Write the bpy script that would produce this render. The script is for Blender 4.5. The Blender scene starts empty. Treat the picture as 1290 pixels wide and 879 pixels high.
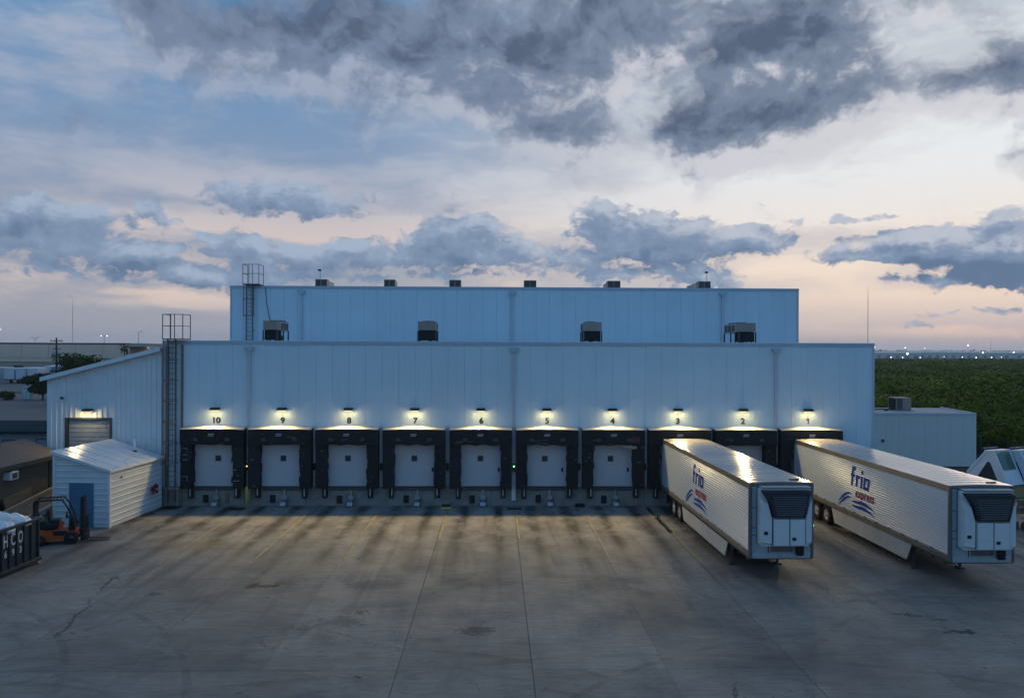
import bpy, bmesh, math, random
import numpy as np
from mathutils import Vector, Matrix
random.seed(7)
SC = bpy.context.scene
COL = SC.collection
rad = math.radians

# ------------------------------------------------------------------ camera
cam_d = bpy.data.cameras.new('camera')
cam = bpy.data.objects.new('camera', cam_d)
COL.objects.link(cam)
cam_d.sensor_width = 36.0
cam_d.lens = 1003.0 / 1290.0 * 36.0
cam_d.clip_start = 0.3
cam_d.clip_end = 9000.0
def cam_axes():
    yaw, pit, rol = 0.020494, 0.000259, -0.00387
    f = Vector((math.sin(yaw) * math.cos(pit), math.cos(yaw) * math.cos(pit), math.sin(pit)))
    r = Vector((math.cos(yaw), -math.sin(yaw), 0))
    u = r.cross(f)
    r2 = r * math.cos(rol) - u * math.sin(rol)
    u2 = r2.cross(f)
    return r2, u2, f
R_, U_, F_ = cam_axes()
cam.matrix_world = Matrix(((R_.x, U_.x, -F_.x, -1.1138), (R_.y, U_.y, -F_.y, -47.9695), (R_.z, U_.z, -F_.z, 9.3946), (0, 0, 0, 1)))
SC.camera = cam

# ------------------------------------------------------------------ render / exposure
SC.render.engine = 'CYCLES'
SC.cycles.use_denoising = True
SC.cycles.max_bounces = 5
SC.cycles.diffuse_bounces = 2
SC.cycles.use_adaptive_sampling = True
SC.cycles.adaptive_threshold = 0.02
SC.cycles.glossy_bounces = 3
SC.cycles.transmission_bounces = 4
SC.cycles.volume_bounces = 1
SC.cycles.sample_clamp_indirect = 4.0
SC.view_settings.view_transform = 'Standard'
SC.view_settings.look = 'None'
SC.view_settings.exposure = 0.0
SC.view_settings.gamma = 1.0
SC.view_settings.use_curve_mapping = False

# ------------------------------------------------------------------ node expression helper
class NT:
    """small helper that turns python arithmetic into shader nodes"""
    def __init__(s, tree):
        s.t = tree
    def n(s, typ, **kw):
        nd = s.t.nodes.new(typ)
        for k, v in kw.items():
            setattr(nd, k, v)
        return nd
    def put(s, sock, v):
        if v is None:
            return
        if isinstance(v, bpy.types.NodeSocket):
            s.t.links.new(v, sock)
        else:
            if isinstance(v, (tuple, list)) and sock.type == 'RGBA' and len(v) == 3:
                v = (*v, 1.0)
            sock.default_value = v
    def m(s, op, a, b=None, c=None, clamp=False):
        nd = s.n('ShaderNodeMath', operation=op, use_clamp=clamp)
        for i, v in enumerate((a, b, c)):
            s.put(nd.inputs[i], v)
        return nd.outputs[0]
    def v(s, op, a, b=None, c=None):
        nd = s.n('ShaderNodeVectorMath', operation=op)
        for i, x in enumerate((a, b, c)):
            s.put(nd.inputs[i], x)
        return nd.outputs['Value'] if op in ('DOT_PRODUCT', 'LENGTH', 'DISTANCE') else nd.outputs[0]
    def vscale(s, a, k):
        nd = s.n('ShaderNodeVectorMath', operation='SCALE')
        s.put(nd.inputs[0], a)
        s.put(nd.inputs['Scale'], k)
        return nd.outputs[0]
    def sep(s, a):
        nd = s.n('ShaderNodeSeparateXYZ')
        s.put(nd.inputs[0], a)
        return nd.outputs
    def comb(s, x=0.0, y=0.0, z=0.0):
        nd = s.n('ShaderNodeCombineXYZ')
        for i, q in enumerate((x, y, z)):
            s.put(nd.inputs[i], q)
        return nd.outputs[0]
    def noise(s, vec, scale=1.0, detail=4.0, rough=0.5, lac=2.0, dist=0.0, col=False):
        nd = s.n('ShaderNodeTexNoise')
        s.put(nd.inputs['Vector'], vec)
        s.put(nd.inputs['Scale'], scale)
        s.put(nd.inputs['Detail'], detail)
        s.put(nd.inputs['Roughness'], rough)
        s.put(nd.inputs['Lacunarity'], lac)
        s.put(nd.inputs['Distortion'], dist)
        return nd.outputs['Color' if col else 'Fac']
    def ss(s, x, a, b, lo=0.0, hi=1.0):
        nd = s.n('ShaderNodeMapRange', interpolation_type='SMOOTHSTEP')
        s.put(nd.inputs[0], x)
        for i, q in enumerate((a, b, lo, hi)):
            s.put(nd.inputs[1 + i], q)
        return nd.outputs[0]
    def lin(s, x, a, b, lo=0.0, hi=1.0):
        nd = s.n('ShaderNodeMapRange', interpolation_type='LINEAR')
        s.put(nd.inputs[0], x)
        for i, q in enumerate((a, b, lo, hi)):
            s.put(nd.inputs[1 + i], q)
        return nd.outputs[0]
    def mix(s, f, a, b, blend='MIX'):
        nd = s.n('ShaderNodeMix', data_type='RGBA', blend_type=blend)
        s.put(nd.inputs[0], f)
        s.put(nd.inputs[6], a)
        s.put(nd.inputs[7], b)
        return nd.outputs[2]

# ------------------------------------------------------------------ world: dusk sky with broken cloud
SUN_AZ, SUN_EL = rad(36.0), rad(2.5)          # behind the warehouse, to the right, just above the horizon
def srgb(r, g, b):
    f = lambda c: (c / 255.0 / 12.92) if c <= 10 else ((c / 255.0 + 0.055) / 1.055) ** 2.4
    return (f(r), f(g), f(b))
def sky_pt(u, v):
    """azimuth / elevation in degrees of a place in the sky"""
    x, y = (u - 645) / 1003.0, (438 - v) / 1003.0
    return math.degrees(math.atan(x)) + 1.17, math.degrees(math.atan(y / math.sqrt(1 + x * x)))

world = bpy.data.worlds.new('World')
SC.world = world
world.use_nodes = True
world.cycles.sampling_method = 'MANUAL'
world.cycles.sample_map_resolution = 256
wt = world.node_tree
wt.nodes.clear()
W = NT(wt)

def cloud_group(name, blobs, warp_scale, warp_amt, nscale, ndetail, nrough, namp, stretch, base):
    g = bpy.data.node_groups.new(name, 'ShaderNodeTree')
    g.interface.new_socket('P', in_out='INPUT', socket_type='NodeSocketVector')
    g.interface.new_socket('D', in_out='OUTPUT', socket_type='NodeSocketFloat')
    G = NT(g)
    gi = G.n('NodeGroupInput')
    go = G.n('NodeGroupOutput')
    P = gi.outputs[0]                                     # (azimuth, elevation, 0) in degrees
    wv = G.noise(G.v('MULTIPLY', P, (warp_scale, warp_scale * stretch, 1)), 1.0, 5.0, 0.6, col=True)
    wv = G.v('MULTIPLY', G.v('SUBTRACT', wv, (0.5, 0.5, 0.5)), (warp_amt, warp_amt / stretch, 0))
    Q = G.v('ADD', P, wv)
    acc = base
    for (u, v, ru, rv, amp) in blobs:
        a, e = sky_pt(u, v)
        sx, sy = 1003.0 / 57.3 / ru, 1003.0 / 57.3 / rv
        d = G.v('MULTIPLY_ADD', Q, (sx, sy, 0), (-a * sx, -e * sy, 0))
        d2 = G.v('DOT_PRODUCT', d, d)
        acc = G.m('MULTIPLY_ADD', G.m('POWER', 0.42, d2), amp, acc)
    n1 = G.noise(G.v('MULTIPLY', Q, (nscale, nscale * stretch, 1)), 1.0, ndetail, nrough)
    n1 = G.m('SUBTRACT', n1, 0.5)
    out = G.m('MULTIPLY_ADD', n1, namp, acc)
    g.links.new(out, go.inputs[0])
    return g

UP = [  # broad dark deck across the top of the sky
    (600, 55, 190, 60, 1.0), (700, 130, 120, 60, 1.1), (840, 40, 190, 55, 1.05), (960, 120, 105, 70, 1.2), (1030, 175, 105, 34, 1.2),
    (1090, 60, 120, 55, 1.0), (1220, 120, 90, 34, .95), (1285, 95, 70, 34, .9), (700, 190, 110, 24, .85), (560, 150, 70, 30, .6), (470, 85, 100, 40, .85),
    (340, 80, 140, 36, .8), (230, 35, 150, 34, .85), (870, 185, 75, 30, .8), (640, -60, 700, 70, .9), (70, 165, 120, 22, .6), (305, 187, 24, 10, .6), (225, 145, 30, 8, .5),
    (1240, 205, 50, 13, .55), (1285, 190, 34, 15, .65), (1270, 255, 40, 9, .6), (450, 165, 80, 16, .45), (140, 90, 130, 22, .42),
    (1165, 75, 40, 30, -.8), (808, 135, 28, 70, -.95), (575, 185, 50, 22, -.5), (1170, 160, 40, 34, -.7), (640, 30, 50, 26, -.75), (400, 12, 70, 26, .35), (880, 60, 26, 34, -.6), (520, 215, 250, 26, -.3), (30, 40, 60, 50, -.2), (1150, 215, 120, 40, -.4), (1130, 30, 40, 20, -.4), (905, 40, 30, 20, -.3), (660, 40, 30, 20, -.3)]
LO = [  # low cumulus banks
    (330, 250, 100, 19, 1.0), (345, 232, 40, 16, .45), (430, 262, 50, 12, .5), (55, 282, 95, 26, 1.05), (95, 318, 80, 16, .85), (20, 262, 50, 18, .6),
    (172, 318, 35, 9, .9), (300, 312, 48, 28, .95), (295, 290, 22, 16, .4), (385, 318, 42, 20, .8), (470, 305, 60, 20, .85), (480, 325, 110, 11, .55), (560, 285, 40, 30, .8),
    (600, 300, 65, 28, .9), (690, 320, 170, 15, .7), (755, 272, 36, 26, .95), (800, 292, 60, 28, .9), (850, 285, 34, 22, .7), (900, 305, 80, 17, .95),
    (945, 292, 42, 17, .7), (240, 352, 65, 12, 1.15), (215, 335, 34, 9, .8), (330, 350, 60, 11, .8), (440, 347, 90, 7, .4), (560, 344, 140, 8, .45), (780, 348, 70, 12, .8), (885, 345, 45, 15, 1.1),
    (1160, 312, 90, 13, 1.2), (1230, 302, 70, 20, 1.0), (1280, 300, 40, 28, .9), (1250, 342, 45, 16, 1.25), (1285, 335, 40, 22, .8), (1090, 320, 50, 7, 1.0), (1130, 295, 80, 6, .9), (1140, 348, 36, 7, .9),
    (1158, 407, 13, 8, .65), (1240, 388, 60, 4, .8), (1100, 272, 60, 5, .8), (178, 260, 26, 8, .9), (215, 277, 34, 8, 1.0), (60, 345, 60, 10, .6), (215, 312, 22, 7, .9), (250, 298, 14, 7, .6),
    (160, 240, 60, 10, -.3), (230, 262, 26, 12, -.3), (350, 283, 100, 9, -.9), (430, 290, 40, 8, -.6), (235, 320, 14, 20, -.5), (520, 280, 30, 14, -.4), (1010, 330, 60, 10, -.5), (680, 265, 50, 18, -.5)]
CI = [(140, 70, 190, 45, .35), (90, 190, 160, 22, .25), (640, 250, 400, 45, .35), (1000, 240, 250, 40, .5), (250, 150, 200, 30, -.1), (260, 225, 100, 14, .8), (280, 285, 150, 16, .9), (480, 283, 80, 14, .7), (960, 260, 200, 16, .6), (1020, 335, 120, 12, .6),
      (1150, 375, 170, 12, .8), (1190, 402, 140, 8, .9), (250, 378, 90, 8, 1.0), (200, 365, 60, 4, .5), (500, 300, 100, 20, .4), (1200, 220, 140, 60, .6)]
def cloud_groups(tag_, up, lo, ci):
    return (cloud_group('cloud_deck' + tag_, up, 0.12, 6.0, 0.24, 8.0, 0.60, 3.3, 1.25, -0.46),
            cloud_group('cloud_banks' + tag_, lo, 0.30, 3.0, 0.50, 7.0, 0.62, 2.9, 1.5, -0.48),
            cloud_group('cloud_veil' + tag_, ci, 0.06, 9.0, 0.10, 8.0, 0.62, 2.2, 3.2, 0.0))
FRONT = cloud_groups('', UP, LO, CI)            # the part of the sky in the photograph, with its own clouds placed
REST = cloud_groups('_beyond', [], [], [])      # the same cloud cover going on all round, left to chance

tc = W.n('ShaderNodeTexCoord')
D = W.v('NORMALIZE', tc.outputs['Generated'])
dx, dy, dz = W.sep(D)
az = W.m('MULTIPLY', W.m('ARCTAN2', dx, dy), 57.29578)
el = W.m('MULTIPLY', W.m('ARCSINE', dz), 57.29578)
P = W.comb(az, el, 0.0)
sunv = (math.sin(SUN_AZ), math.cos(SUN_AZ), 0.0)
hx = W.v('NORMALIZE', W.comb(dx, dy, 0.0))
toward = W.v('DOT_PRODUCT', hx, sunv)                       # 1 towards the sunset, -1 away from it
west = W.ss(dy, -0.45, 0.55)                                 # 1 over the sunset half of the sky, 0 over the eastern half
glow = W.ss(toward, 0.66, 1.0)

sky = W.n('ShaderNodeTexSky', sky_type='NISHITA', sun_disc=False)
sky.sun_elevation = SUN_EL
sky.sun_rotation = SUN_AZ
sky.altitude = 0.0
sky.air_density = 1.0
sky.dust_density = 1.0
sky.ozone_density = 3.0
NISH = 0.13
base = W.vscale(sky.outputs[0], NISH)

def grp(g, vec):
    nd = W.n('ShaderNodeGroup')
    nd.node_tree = g
    W.put(nd.inputs[0], vec)
    return nd.outputs[0]

def layer(under, g, off, lit, mid, dark, d0, d1, gain, bias, thick):
    d = grp(g, P)
    dl = grp(g, W.v('ADD', P, off))
    cov = W.ss(d, d0, d1)
    relief = W.m('MULTIPLY_ADD', W.m('SUBTRACT', d, dl), gain, bias)   # > 0 where the flank faces the light
    relief = W.m('SUBTRACT', relief, W.ss(d, 0.3, 1.6, 0.0, thick))
    col = W.mix(W.ss(relief, -0.6, 0.15), dark, mid)
    col = W.mix(W.ss(relief, 0.1, 0.9), col, lit)
    return W.mix(cov, under, col)

def sky_colour(G):
    # clear twilight air: the Nishita sky under the blue of dusk
    air_w = W.mix(W.ss(el, 1.0, 24.0), W.mix(glow, srgb(170, 172, 186), srgb(214, 204, 204)), W.mix(glow, srgb(96, 148, 196), srgb(205, 214, 224)))
    air_e = W.mix(W.ss(el, 1.0, 40.0), srgb(122, 166, 206), srgb(92, 148, 208))
    air = W.mix(west, air_e, air_w)
    air = W.mix(0.12, air, base)
    # thin high veil catching the last light
    ci = W.ss(grp(G[2], P), -0.15, 0.75)
    lowglow = W.ss(el, 13.0, 3.0)
    veil_c = W.mix(lowglow, W.mix(glow, srgb(176, 182, 198), srgb(238, 241, 243)), W.mix(glow, srgb(242, 216, 197), srgb(253, 228, 205)))
    veil_c = W.mix(W.ss(el, 4.5, 0.8), veil_c, W.mix(glow, srgb(172, 172, 186), srgb(205, 190, 190)))
    veil_f = W.m('MULTIPLY', ci, W.lin(west, 0, 1, 0.12, 0.9))
    c0 = W.mix(veil_f, air, veil_c)

    lit1 = W.mix(west, srgb(110, 152, 198), W.mix(glow, srgb(158, 170, 192), srgb(212, 212, 218)))
    c1 = layer(c0, G[0], (0.7, -1.3, 0), lit1, W.mix(west, srgb(94, 136, 184), W.mix(glow, srgb(118, 134, 160), srgb(122, 136, 158))), W.mix(west, srgb(80, 116, 160), srgb(86, 100, 124)), -0.2, 0.85, 0.9, 0.26, 0.36)
    lit2 = W.mix(west, srgb(110, 152, 198), W.mix(glow, srgb(164, 180, 202), srgb(190, 196, 208)))
    c2 = layer(c1, G[1], (0.3, 1.0, 0), lit2, W.mix(west, srgb(94, 136, 184), srgb(128, 148, 176)), W.mix(west, srgb(80, 116, 160), srgb(100, 122, 152)), -0.04, 0.42, 0.75, 0.14, 0.45)
    # ground haze line
    c3 = W.mix(W.ss(el, 1.6, 0.0), c2, W.mix(glow, srgb(160, 166, 182), srgb(178, 178, 190)))
    below = W.mix(W.ss(el, 0.0, -3.0), c3, srgb(60, 62, 66))
    return below
def background(G):
    bg = W.n('ShaderNodeBackground')
    W.put(bg.inputs['Color'], sky_colour(G))
    bg.inputs['Strength'].default_value = 1.0
    return bg.outputs[0]
front = W.m('MULTIPLY', W.m('GREATER_THAN', dy, 0.6), W.m('LESS_THAN', dz, 0.62))
ms = W.n('ShaderNodeMixShader')
W.put(ms.inputs[0], front)
wt.links.new(background(REST), ms.inputs[1])
wt.links.new(background(FRONT), ms.inputs[2])
wo = W.n('ShaderNodeOutputWorld')
wt.links.new(ms.outputs[0], wo.inputs[0])

# ------------------------------------------------------------------ the sun, already in the cloud on the horizon
sun_d = bpy.data.lights.new('sun', 'SUN')
sun_d.energy = 0.12
sun_d.angle = rad(12.0)
sun_d.color = (1.0, 0.74, 0.58)
sun = bpy.data.objects.new('sun', sun_d)
COL.objects.link(sun)
sun.rotation_euler = Vector((math.sin(SUN_AZ) * math.cos(SUN_EL), math.cos(SUN_AZ) * math.cos(SUN_EL), math.sin(SUN_EL))).to_track_quat('Z', 'Y').to_euler()

# ------------------------------------------------------------------ mesh helpers
class MB:
    def __init__(s):
        s.v = []
        s.f = []
    def add(s, vs, fs):
        o = len(s.v)
        s.v += [tuple(p) for p in vs]
        s.f += [tuple(o + i for i in f) for f in fs]
        return s
    def box(s, x0, x1, y0, y1, z0, z1):
        return s.hexa([(x0, y0, z0), (x1, y0, z0), (x1, y1, z0), (x0, y1, z0), (x0, y0, z1), (x1, y0, z1), (x1, y1, z1), (x0, y1, z1)])
    def hexa(s, p):
        return s.add(p, [(0, 3, 2, 1), (4, 5, 6, 7), (0, 1, 5, 4), (1, 2, 6, 5), (2, 3, 7, 6), (3, 0, 4, 7)])
    def cbox(s, x0, x1, y0, y1, z0, z1, c=0.01):
        """box with chamfered edges"""
        bm = bmesh.new()
        r = bmesh.ops.create_cube(bm, size=1.0)
        for q in bm.verts:
            q.co = Vector((x0 + (q.co.x + .5) * (x1 - x0), y0 + (q.co.y + .5) * (y1 - y0), z0 + (q.co.z + .5) * (z1 - z0)))
        bmesh.ops.bevel(bm, geom=bm.edges[:], offset=c, segments=1, affect='EDGES', profile=0.5)
        s.bm(bm)
        return s
    def bm(s, bm):
        bm.verts.index_update()
        s.add([q.co[:] for q in bm.verts], [[q.index for q in f.verts] for f in bm.faces])
        bm.free()
        return s
    def obox(s, c, size, rz=0.0, rx=0.0, ry=0.0):
        M = Matrix.Rotation(rz, 3, 'Z') @ Matrix.Rotation(ry, 3, 'Y') @ Matrix.Rotation(rx, 3, 'X')
        a, b, d = (q / 2 for q in size)
        pts = [(-a, -b, -d), (a, -b, -d), (a, b, -d), (-a, b, -d), (-a, -b, d), (a, -b, d), (a, b, d), (-a, b, d)]
        return s.hexa([Vector(c) + M @ Vector(p) for p in pts])
    def bar(s, p0, p1, w, h=None):
        """square bar from p0 to p1"""
        h = h or w
        p0, p1 = Vector(p0), Vector(p1)
        d = (p1 - p0).normalized()
        up = Vector((0, 0, 1)) if abs(d.z) < 0.9 else Vector((0, 1, 0))
        a = d.cross(up).normalized() * (w / 2)
        b = a.cross(d).normalized() * (h / 2)
        return s.hexa([p0 - a - b, p0 + a - b, p1 + a - b, p1 - a - b, p0 - a + b, p0 + a + b, p1 + a + b, p1 - a + b])
    def prism(s, poly, axis, d0, d1):
        """closed polygon (two coords) extruded along an axis from d0 to d1"""
        def P(a, b, d):
            return (d, a, b) if axis == 'X' else ((a, d, b) if axis == 'Y' else (a, b, d))
        n = len(poly)
        vs = [P(a, b, d0) for a, b in poly] + [P(a, b, d1) for a, b in poly]
        fs = [tuple(range(n)), tuple(range(2 * n - 1, n - 1, -1))] + [(i, i + n, (i + 1) % n + n, (i + 1) % n) for i in range(n)]
        return s.add(vs, fs)
    def cyl(s, p0, p1, r0, r1=None, n=12, caps=True):
        r1 = r0 if r1 is None else r1
        p0, p1 = Vector(p0), Vector(p1)
        d = (p1 - p0).normalized()
        up = Vector((0, 0, 1)) if abs(d.z) < 0.95 else Vector((1, 0, 0))
        a = d.cross(up).normalized()
        b = d.cross(a)
        vs = []
        for p, r in ((p0, r0), (p1, r1)):
            for i in range(n):
                t = 2 * math.pi * i / n
                vs.append(p + (a * math.cos(t) + b * math.sin(t)) * r)
        fs = [(i, (i + 1) % n, n + (i + 1) % n, n + i) for i in range(n)]
        if caps:
            fs += [tuple(range(n - 1, -1, -1)), tuple(range(n, 2 * n))]
        return s.add(vs, fs)
    def lathe(s, prof, c, axis='X', n=20):
        """profile (r, d) revolved about an axis through c"""
        vs, fs = [], []
        for r, d in prof:
            for i in range(n):
                t = 2 * math.pi * i / n
                a, b = r * math.cos(t), r * math.sin(t)
                p = (d, a, b) if axis == 'X' else ((a, d, b) if axis == 'Y' else (a, b, d))
                vs.append((c[0] + p[0], c[1] + p[1], c[2] + p[2]))
        for k in range(len(prof) - 1):
            for i in range(n):
                j = (i + 1) % n
                fs.append((k * n + i, k * n + j, (k + 1) * n + j, (k + 1) * n + i))
        fs.append(tuple(range(n - 1, -1, -1)))
        fs.append(tuple((len(prof) - 1) * n + i for i in range(n)))
        return s.add(vs, fs)
    def tube(s, pts, r, n=6, r1=None):
        r1 = r if r1 is None else r1
        k = len(pts) - 1
        for i in range(k):
            a, b = r + (r1 - r) * i / k, r + (r1 - r) * (i + 1) / k
            s.cyl(pts[i], pts[i + 1], a, b, n, True)
        return s
    def grid(s, P, nu, nv):
        vs = [P(i / nu, j / nv) for j in range(nv + 1) for i in range(nu + 1)]
        fs = [(j * (nu + 1) + i, j * (nu + 1) + i + 1, (j + 1) * (nu + 1) + i + 1, (j + 1) * (nu + 1) + i) for j in range(nv) for i in range(nu)]
        return s.add(vs, fs)
    def mesh(s, name, mat, smooth=False):
        me = bpy.data.meshes.new(name)
        me.from_pydata(s.v, [], s.f)
        if mat:
            me.materials.append(mat)
        if smooth:
            me.polygons.foreach_set('use_smooth', [True] * len(me.polygons))
        me.validate()
        me.update()
        return me
    def build(s, name, mat, parent=None, smooth=False, fix=True):
        me = s.mesh(name, mat, smooth)
        if fix:
            bm = bmesh.new()
            bm.from_mesh(me)
            bmesh.ops.recalc_face_normals(bm, faces=bm.faces[:])
            bm.to_mesh(me)
            bm.free()
        return obj(name, me, parent)

def obj(name, me, parent=None, loc=None, rz=None):
    o = bpy.data.objects.new(name, me)
    COL.objects.link(o)
    o.parent = parent
    if loc is not None:
        o.location = loc
    if rz is not None:
        o.rotation_euler = (0, 0, rz)
    return o
def tag(o, label, cat, group=None):
    o['label'] = label
    o['category'] = cat
    if group:
        o['group'] = group
    return o
def thing(name, label, cat, loc=(0, 0, 0), rz=0.0, group=None):
    return tag(obj(name, None, None, loc, rz), label, cat, group)
def kind(o, k):
    o['kind'] = k
    return o
def copy_tree(o, parent=None):
    c = o.copy()
    COL.objects.link(c)
    c.parent = parent
    for ch in list(o.children):
        copy_tree(ch, c)
    return c
def dup(root, loc, rz, label, group=None):
    c = copy_tree(root)
    c.location = loc
    c.rotation_euler = (0, 0, rz)
    c['label'] = label
    if group:
        c['group'] = group
    return c
def text_mesh(body, size, shear=0.0, bold=0.0, space=1.0, depth=0.0, ax=1.0):
    cu = bpy.data.curves.new('txt', 'FONT')
    cu.body = body
    cu.size = size
    cu.shear = shear
    cu.offset = bold
    cu.space_character = space
    cu.align_x = 'CENTER'
    cu.extrude = depth
    cu.resolution_u = 4
    o = bpy.data.objects.new('txt', cu)
    COL.objects.link(o)
    bpy.context.view_layer.update()
    me = bpy.data.meshes.new_from_object(o.evaluated_get(bpy.context.evaluated_depsgraph_get()))
    bpy.data.objects.remove(o)
    bpy.data.curves.remove(cu)
    pts = [(v.co.x * ax, v.co.y) for v in me.vertices]
    fs = [tuple(p.vertices) for p in me.polygons]
    bpy.data.meshes.remove(me)
    return pts, fs

# ------------------------------------------------------------------ materials
MATS = {}
def pbr(name, col, rough=0.6, metal=0.0, var=0.12, scale=1.5, stretch=(1, 1, 1), bump=0.0, bscale=20.0, dirt=0.0, dirtcol=(0.06, 0.05, 0.04),
        rvar=0.12, spec=0.4, rnd=0.0, coords='Object', streak=0.0):
    if name in MATS:
        return MATS[name]
    m = bpy.data.materials.new(name)
    m.use_nodes = True
    t = m.node_tree
    t.nodes.clear()
    N = NT(t)
    tc = N.n('ShaderNodeTexCoord')
    geo = N.n('ShaderNodeNewGeometry')
    pos = geo.outputs['Position'] if coords == 'World' else tc.outputs['Object']
    p = N.v('MULTIPLY', pos, tuple(stretch))
    n1 = N.noise(p, scale, 6.0, 0.6)
    k = N.lin(n1, 0.25, 0.75, 1.0 - var, 1.0 + var)
    if rnd:
        oi = N.n('ShaderNodeObjectInfo')
        k = N.m('MULTIPLY', k, N.lin(oi.outputs['Random'], 0, 1, 1 - rnd, 1 + rnd))
    c = N.vscale(col, k)
    if dirt:
        nd = N.noise(p, scale * 0.6, 8.0, 0.68)
        c = N.mix(N.m('MULTIPLY', N.ss(nd, 0.48, 0.75), dirt), c, dirtcol)
    if streak:                                       # rain streaks running down
        ns = N.noise(N.v('MULTIPLY', pos, (7.0, 7.0, 0.22)), 1.0, 5.0, 0.6)
        c = N.mix(N.m('MULTIPLY', N.ss(ns, 0.5, 0.78), streak), c, dirtcol)
    b = N.n('ShaderNodeBsdfPrincipled')
    N.put(b.inputs['Base Color'], c)
    N.put(b.inputs['Roughness'], N.m('ADD', N.lin(n1, 0.3, 0.7, -rvar, rvar), rough, clamp=True))
    b.inputs['Metallic'].default_value = metal
    b.inputs['Specular IOR Level'].default_value = spec
    if bump:
        bn = N.n('ShaderNodeBump')
        bn.inputs['Strength'].default_value = bump
        bn.inputs['Distance'].default_value = 0.02
        N.put(bn.inputs['Height'], N.noise(p, bscale, 4.0, 0.6))
        t.links.new(bn.outputs[0], b.inputs['Normal'])
    o = N.n('ShaderNodeOutputMaterial')
    t.links.new(b.outputs[0], o.inputs[0])
    MATS[name] = m
    return m
def emit(name, col, strength):
    if name in MATS:
        return MATS[name]
    m = bpy.data.materials.new(name)
    m.use_nodes = True
    b = m.node_tree.nodes['Principled BSDF']
    b.inputs['Base Color'].default_value = (*col, 1)
    b.inputs['Emission Color'].default_value = (*col, 1)
    b.inputs['Emission Strength'].default_value = strength
    MATS[name] = m
    return m

PANEL = pbr('insulated_panel', (0.63, 0.765, 0.81), 0.5, 0, 0.05, 0.35, bump=0.12, bscale=1.2, rnd=0.018, dirt=0.10, dirtcol=(0.35, 0.36, 0.36), streak=0.10, coords='World')
JOINT = pbr('panel_joint', (0.36, 0.39, 0.41), 0.7)
COPING = pbr('coping_metal', (0.42, 0.50, 0.56), 0.45, 0.2, 0.06)
TRIM = pbr('trim_metal', (0.52, 0.58, 0.62), 0.45, 0.1, 0.06)
STEELDARK = pbr('dark_steel', (0.07, 0.075, 0.08), 0.55, 0.4, 0.2, 4.0)
STEELRUST = pbr('weathered_steel', (0.24, 0.18, 0.14), 0.65, 0.3, 0.3, 5.0, dirt=0.5, dirtcol=(0.12, 0.06, 0.035))
GALV = pbr('galvanised', (0.36, 0.38, 0.40), 0.45, 0.6, 0.15, 6.0)
RUBBER = pbr('black_rubber', (0.018, 0.018, 0.02), 0.75, 0, 0.3, 5.0, bump=0.3, bscale=9.0, dirt=0.35, dirtcol=(0.05, 0.05, 0.05))
FABRIC = pbr('shelter_fabric', (0.010, 0.012, 0.014), 0.8, 0, 0.4, 3.0, stretch=(1, 1, 2.5), bump=0.5, bscale=6.0, dirt=0.4, dirtcol=(0.034, 0.036, 0.038), rnd=0.3)
SHTOP = pbr('shelter_top_cover', (0.50, 0.48, 0.42), 0.7, 0, 0.2, 3.0, dirt=0.3)
FOUND = pbr('foundation_concrete', (0.27, 0.26, 0.24), 0.85, 0, 0.2, 1.6, bump=0.3, bscale=12, dirt=0.55, dirtcol=(0.07, 0.065, 0.06), coords='World', streak=0.4)
DOORW = pbr('dock_door_white', (0.47, 0.50, 0.52), 0.5, 0, 0.05, 1.2, dirt=0.2, dirtcol=(0.3, 0.3, 0.3), rnd=0.05)
GLASSD = pbr('dark_glass', (0.025, 0.035, 0.045), 0.12, 0, 0.1, spec=0.6)
NUMB = pbr('number_black', (0.012, 0.012, 0.012), 0.5)
YELLOW = pbr('safety_yellow', (0.62, 0.45, 0.06), 0.55, 0, 0.15, 4.0, dirt=0.35)
WHITEP = pbr('white_paint', (0.72, 0.74, 0.75), 0.5, 0, 0.08, 2.0, dirt=0.25, dirtcol=(0.25, 0.22, 0.2))
SIDING = pbr('white_siding', (0.70, 0.74, 0.74), 0.42, 0, 0.05, 0.8, dirt=0.15, dirtcol=(0.3, 0.3, 0.28), streak=0.12)
SHEDW = pbr('shed_siding', (0.66, 0.68, 0.67), 0.42, 0, 0.05, 0.8, dirt=0.2, dirtcol=(0.3, 0.28, 0.25))
ROOFM = pbr('white_roof_sheet', (0.62, 0.64, 0.65), 0.32, 0.1, 0.08, 0.7, dirt=0.35, dirtcol=(0.3, 0.29, 0.27))
BLUEDOOR = pbr('blue_door_paint', (0.07, 0.18, 0.27), 0.5, 0, 0.08, 2.0)
REDP = pbr('red_paint', (0.28, 0.03, 0.025), 0.5, 0, 0.2, 5.0)
GREYU = pbr('unit_casing', (0.30, 0.25, 0.205), 0.55, 0.2, 0.1, 2.0, dirt=0.3, dirtcol=(0.1, 0.09, 0.08), rnd=0.08)
GREYUL = pbr('unit_casing_light', (0.46, 0.39, 0.33), 0.55, 0.2, 0.1, 2.0, rnd=0.08)
BLACK = pbr('matt_black', (0.012, 0.012, 0.013), 0.7, 0, 0.3)
COIL = pbr('coil_fins', (0.10, 0.09, 0.08), 0.6, 0.3, 0.3, 30.0)
LADDER = pbr('ladder_steel', (0.15, 0.14, 0.13), 0.55, 0.3, 0.2, 4.0)

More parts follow.
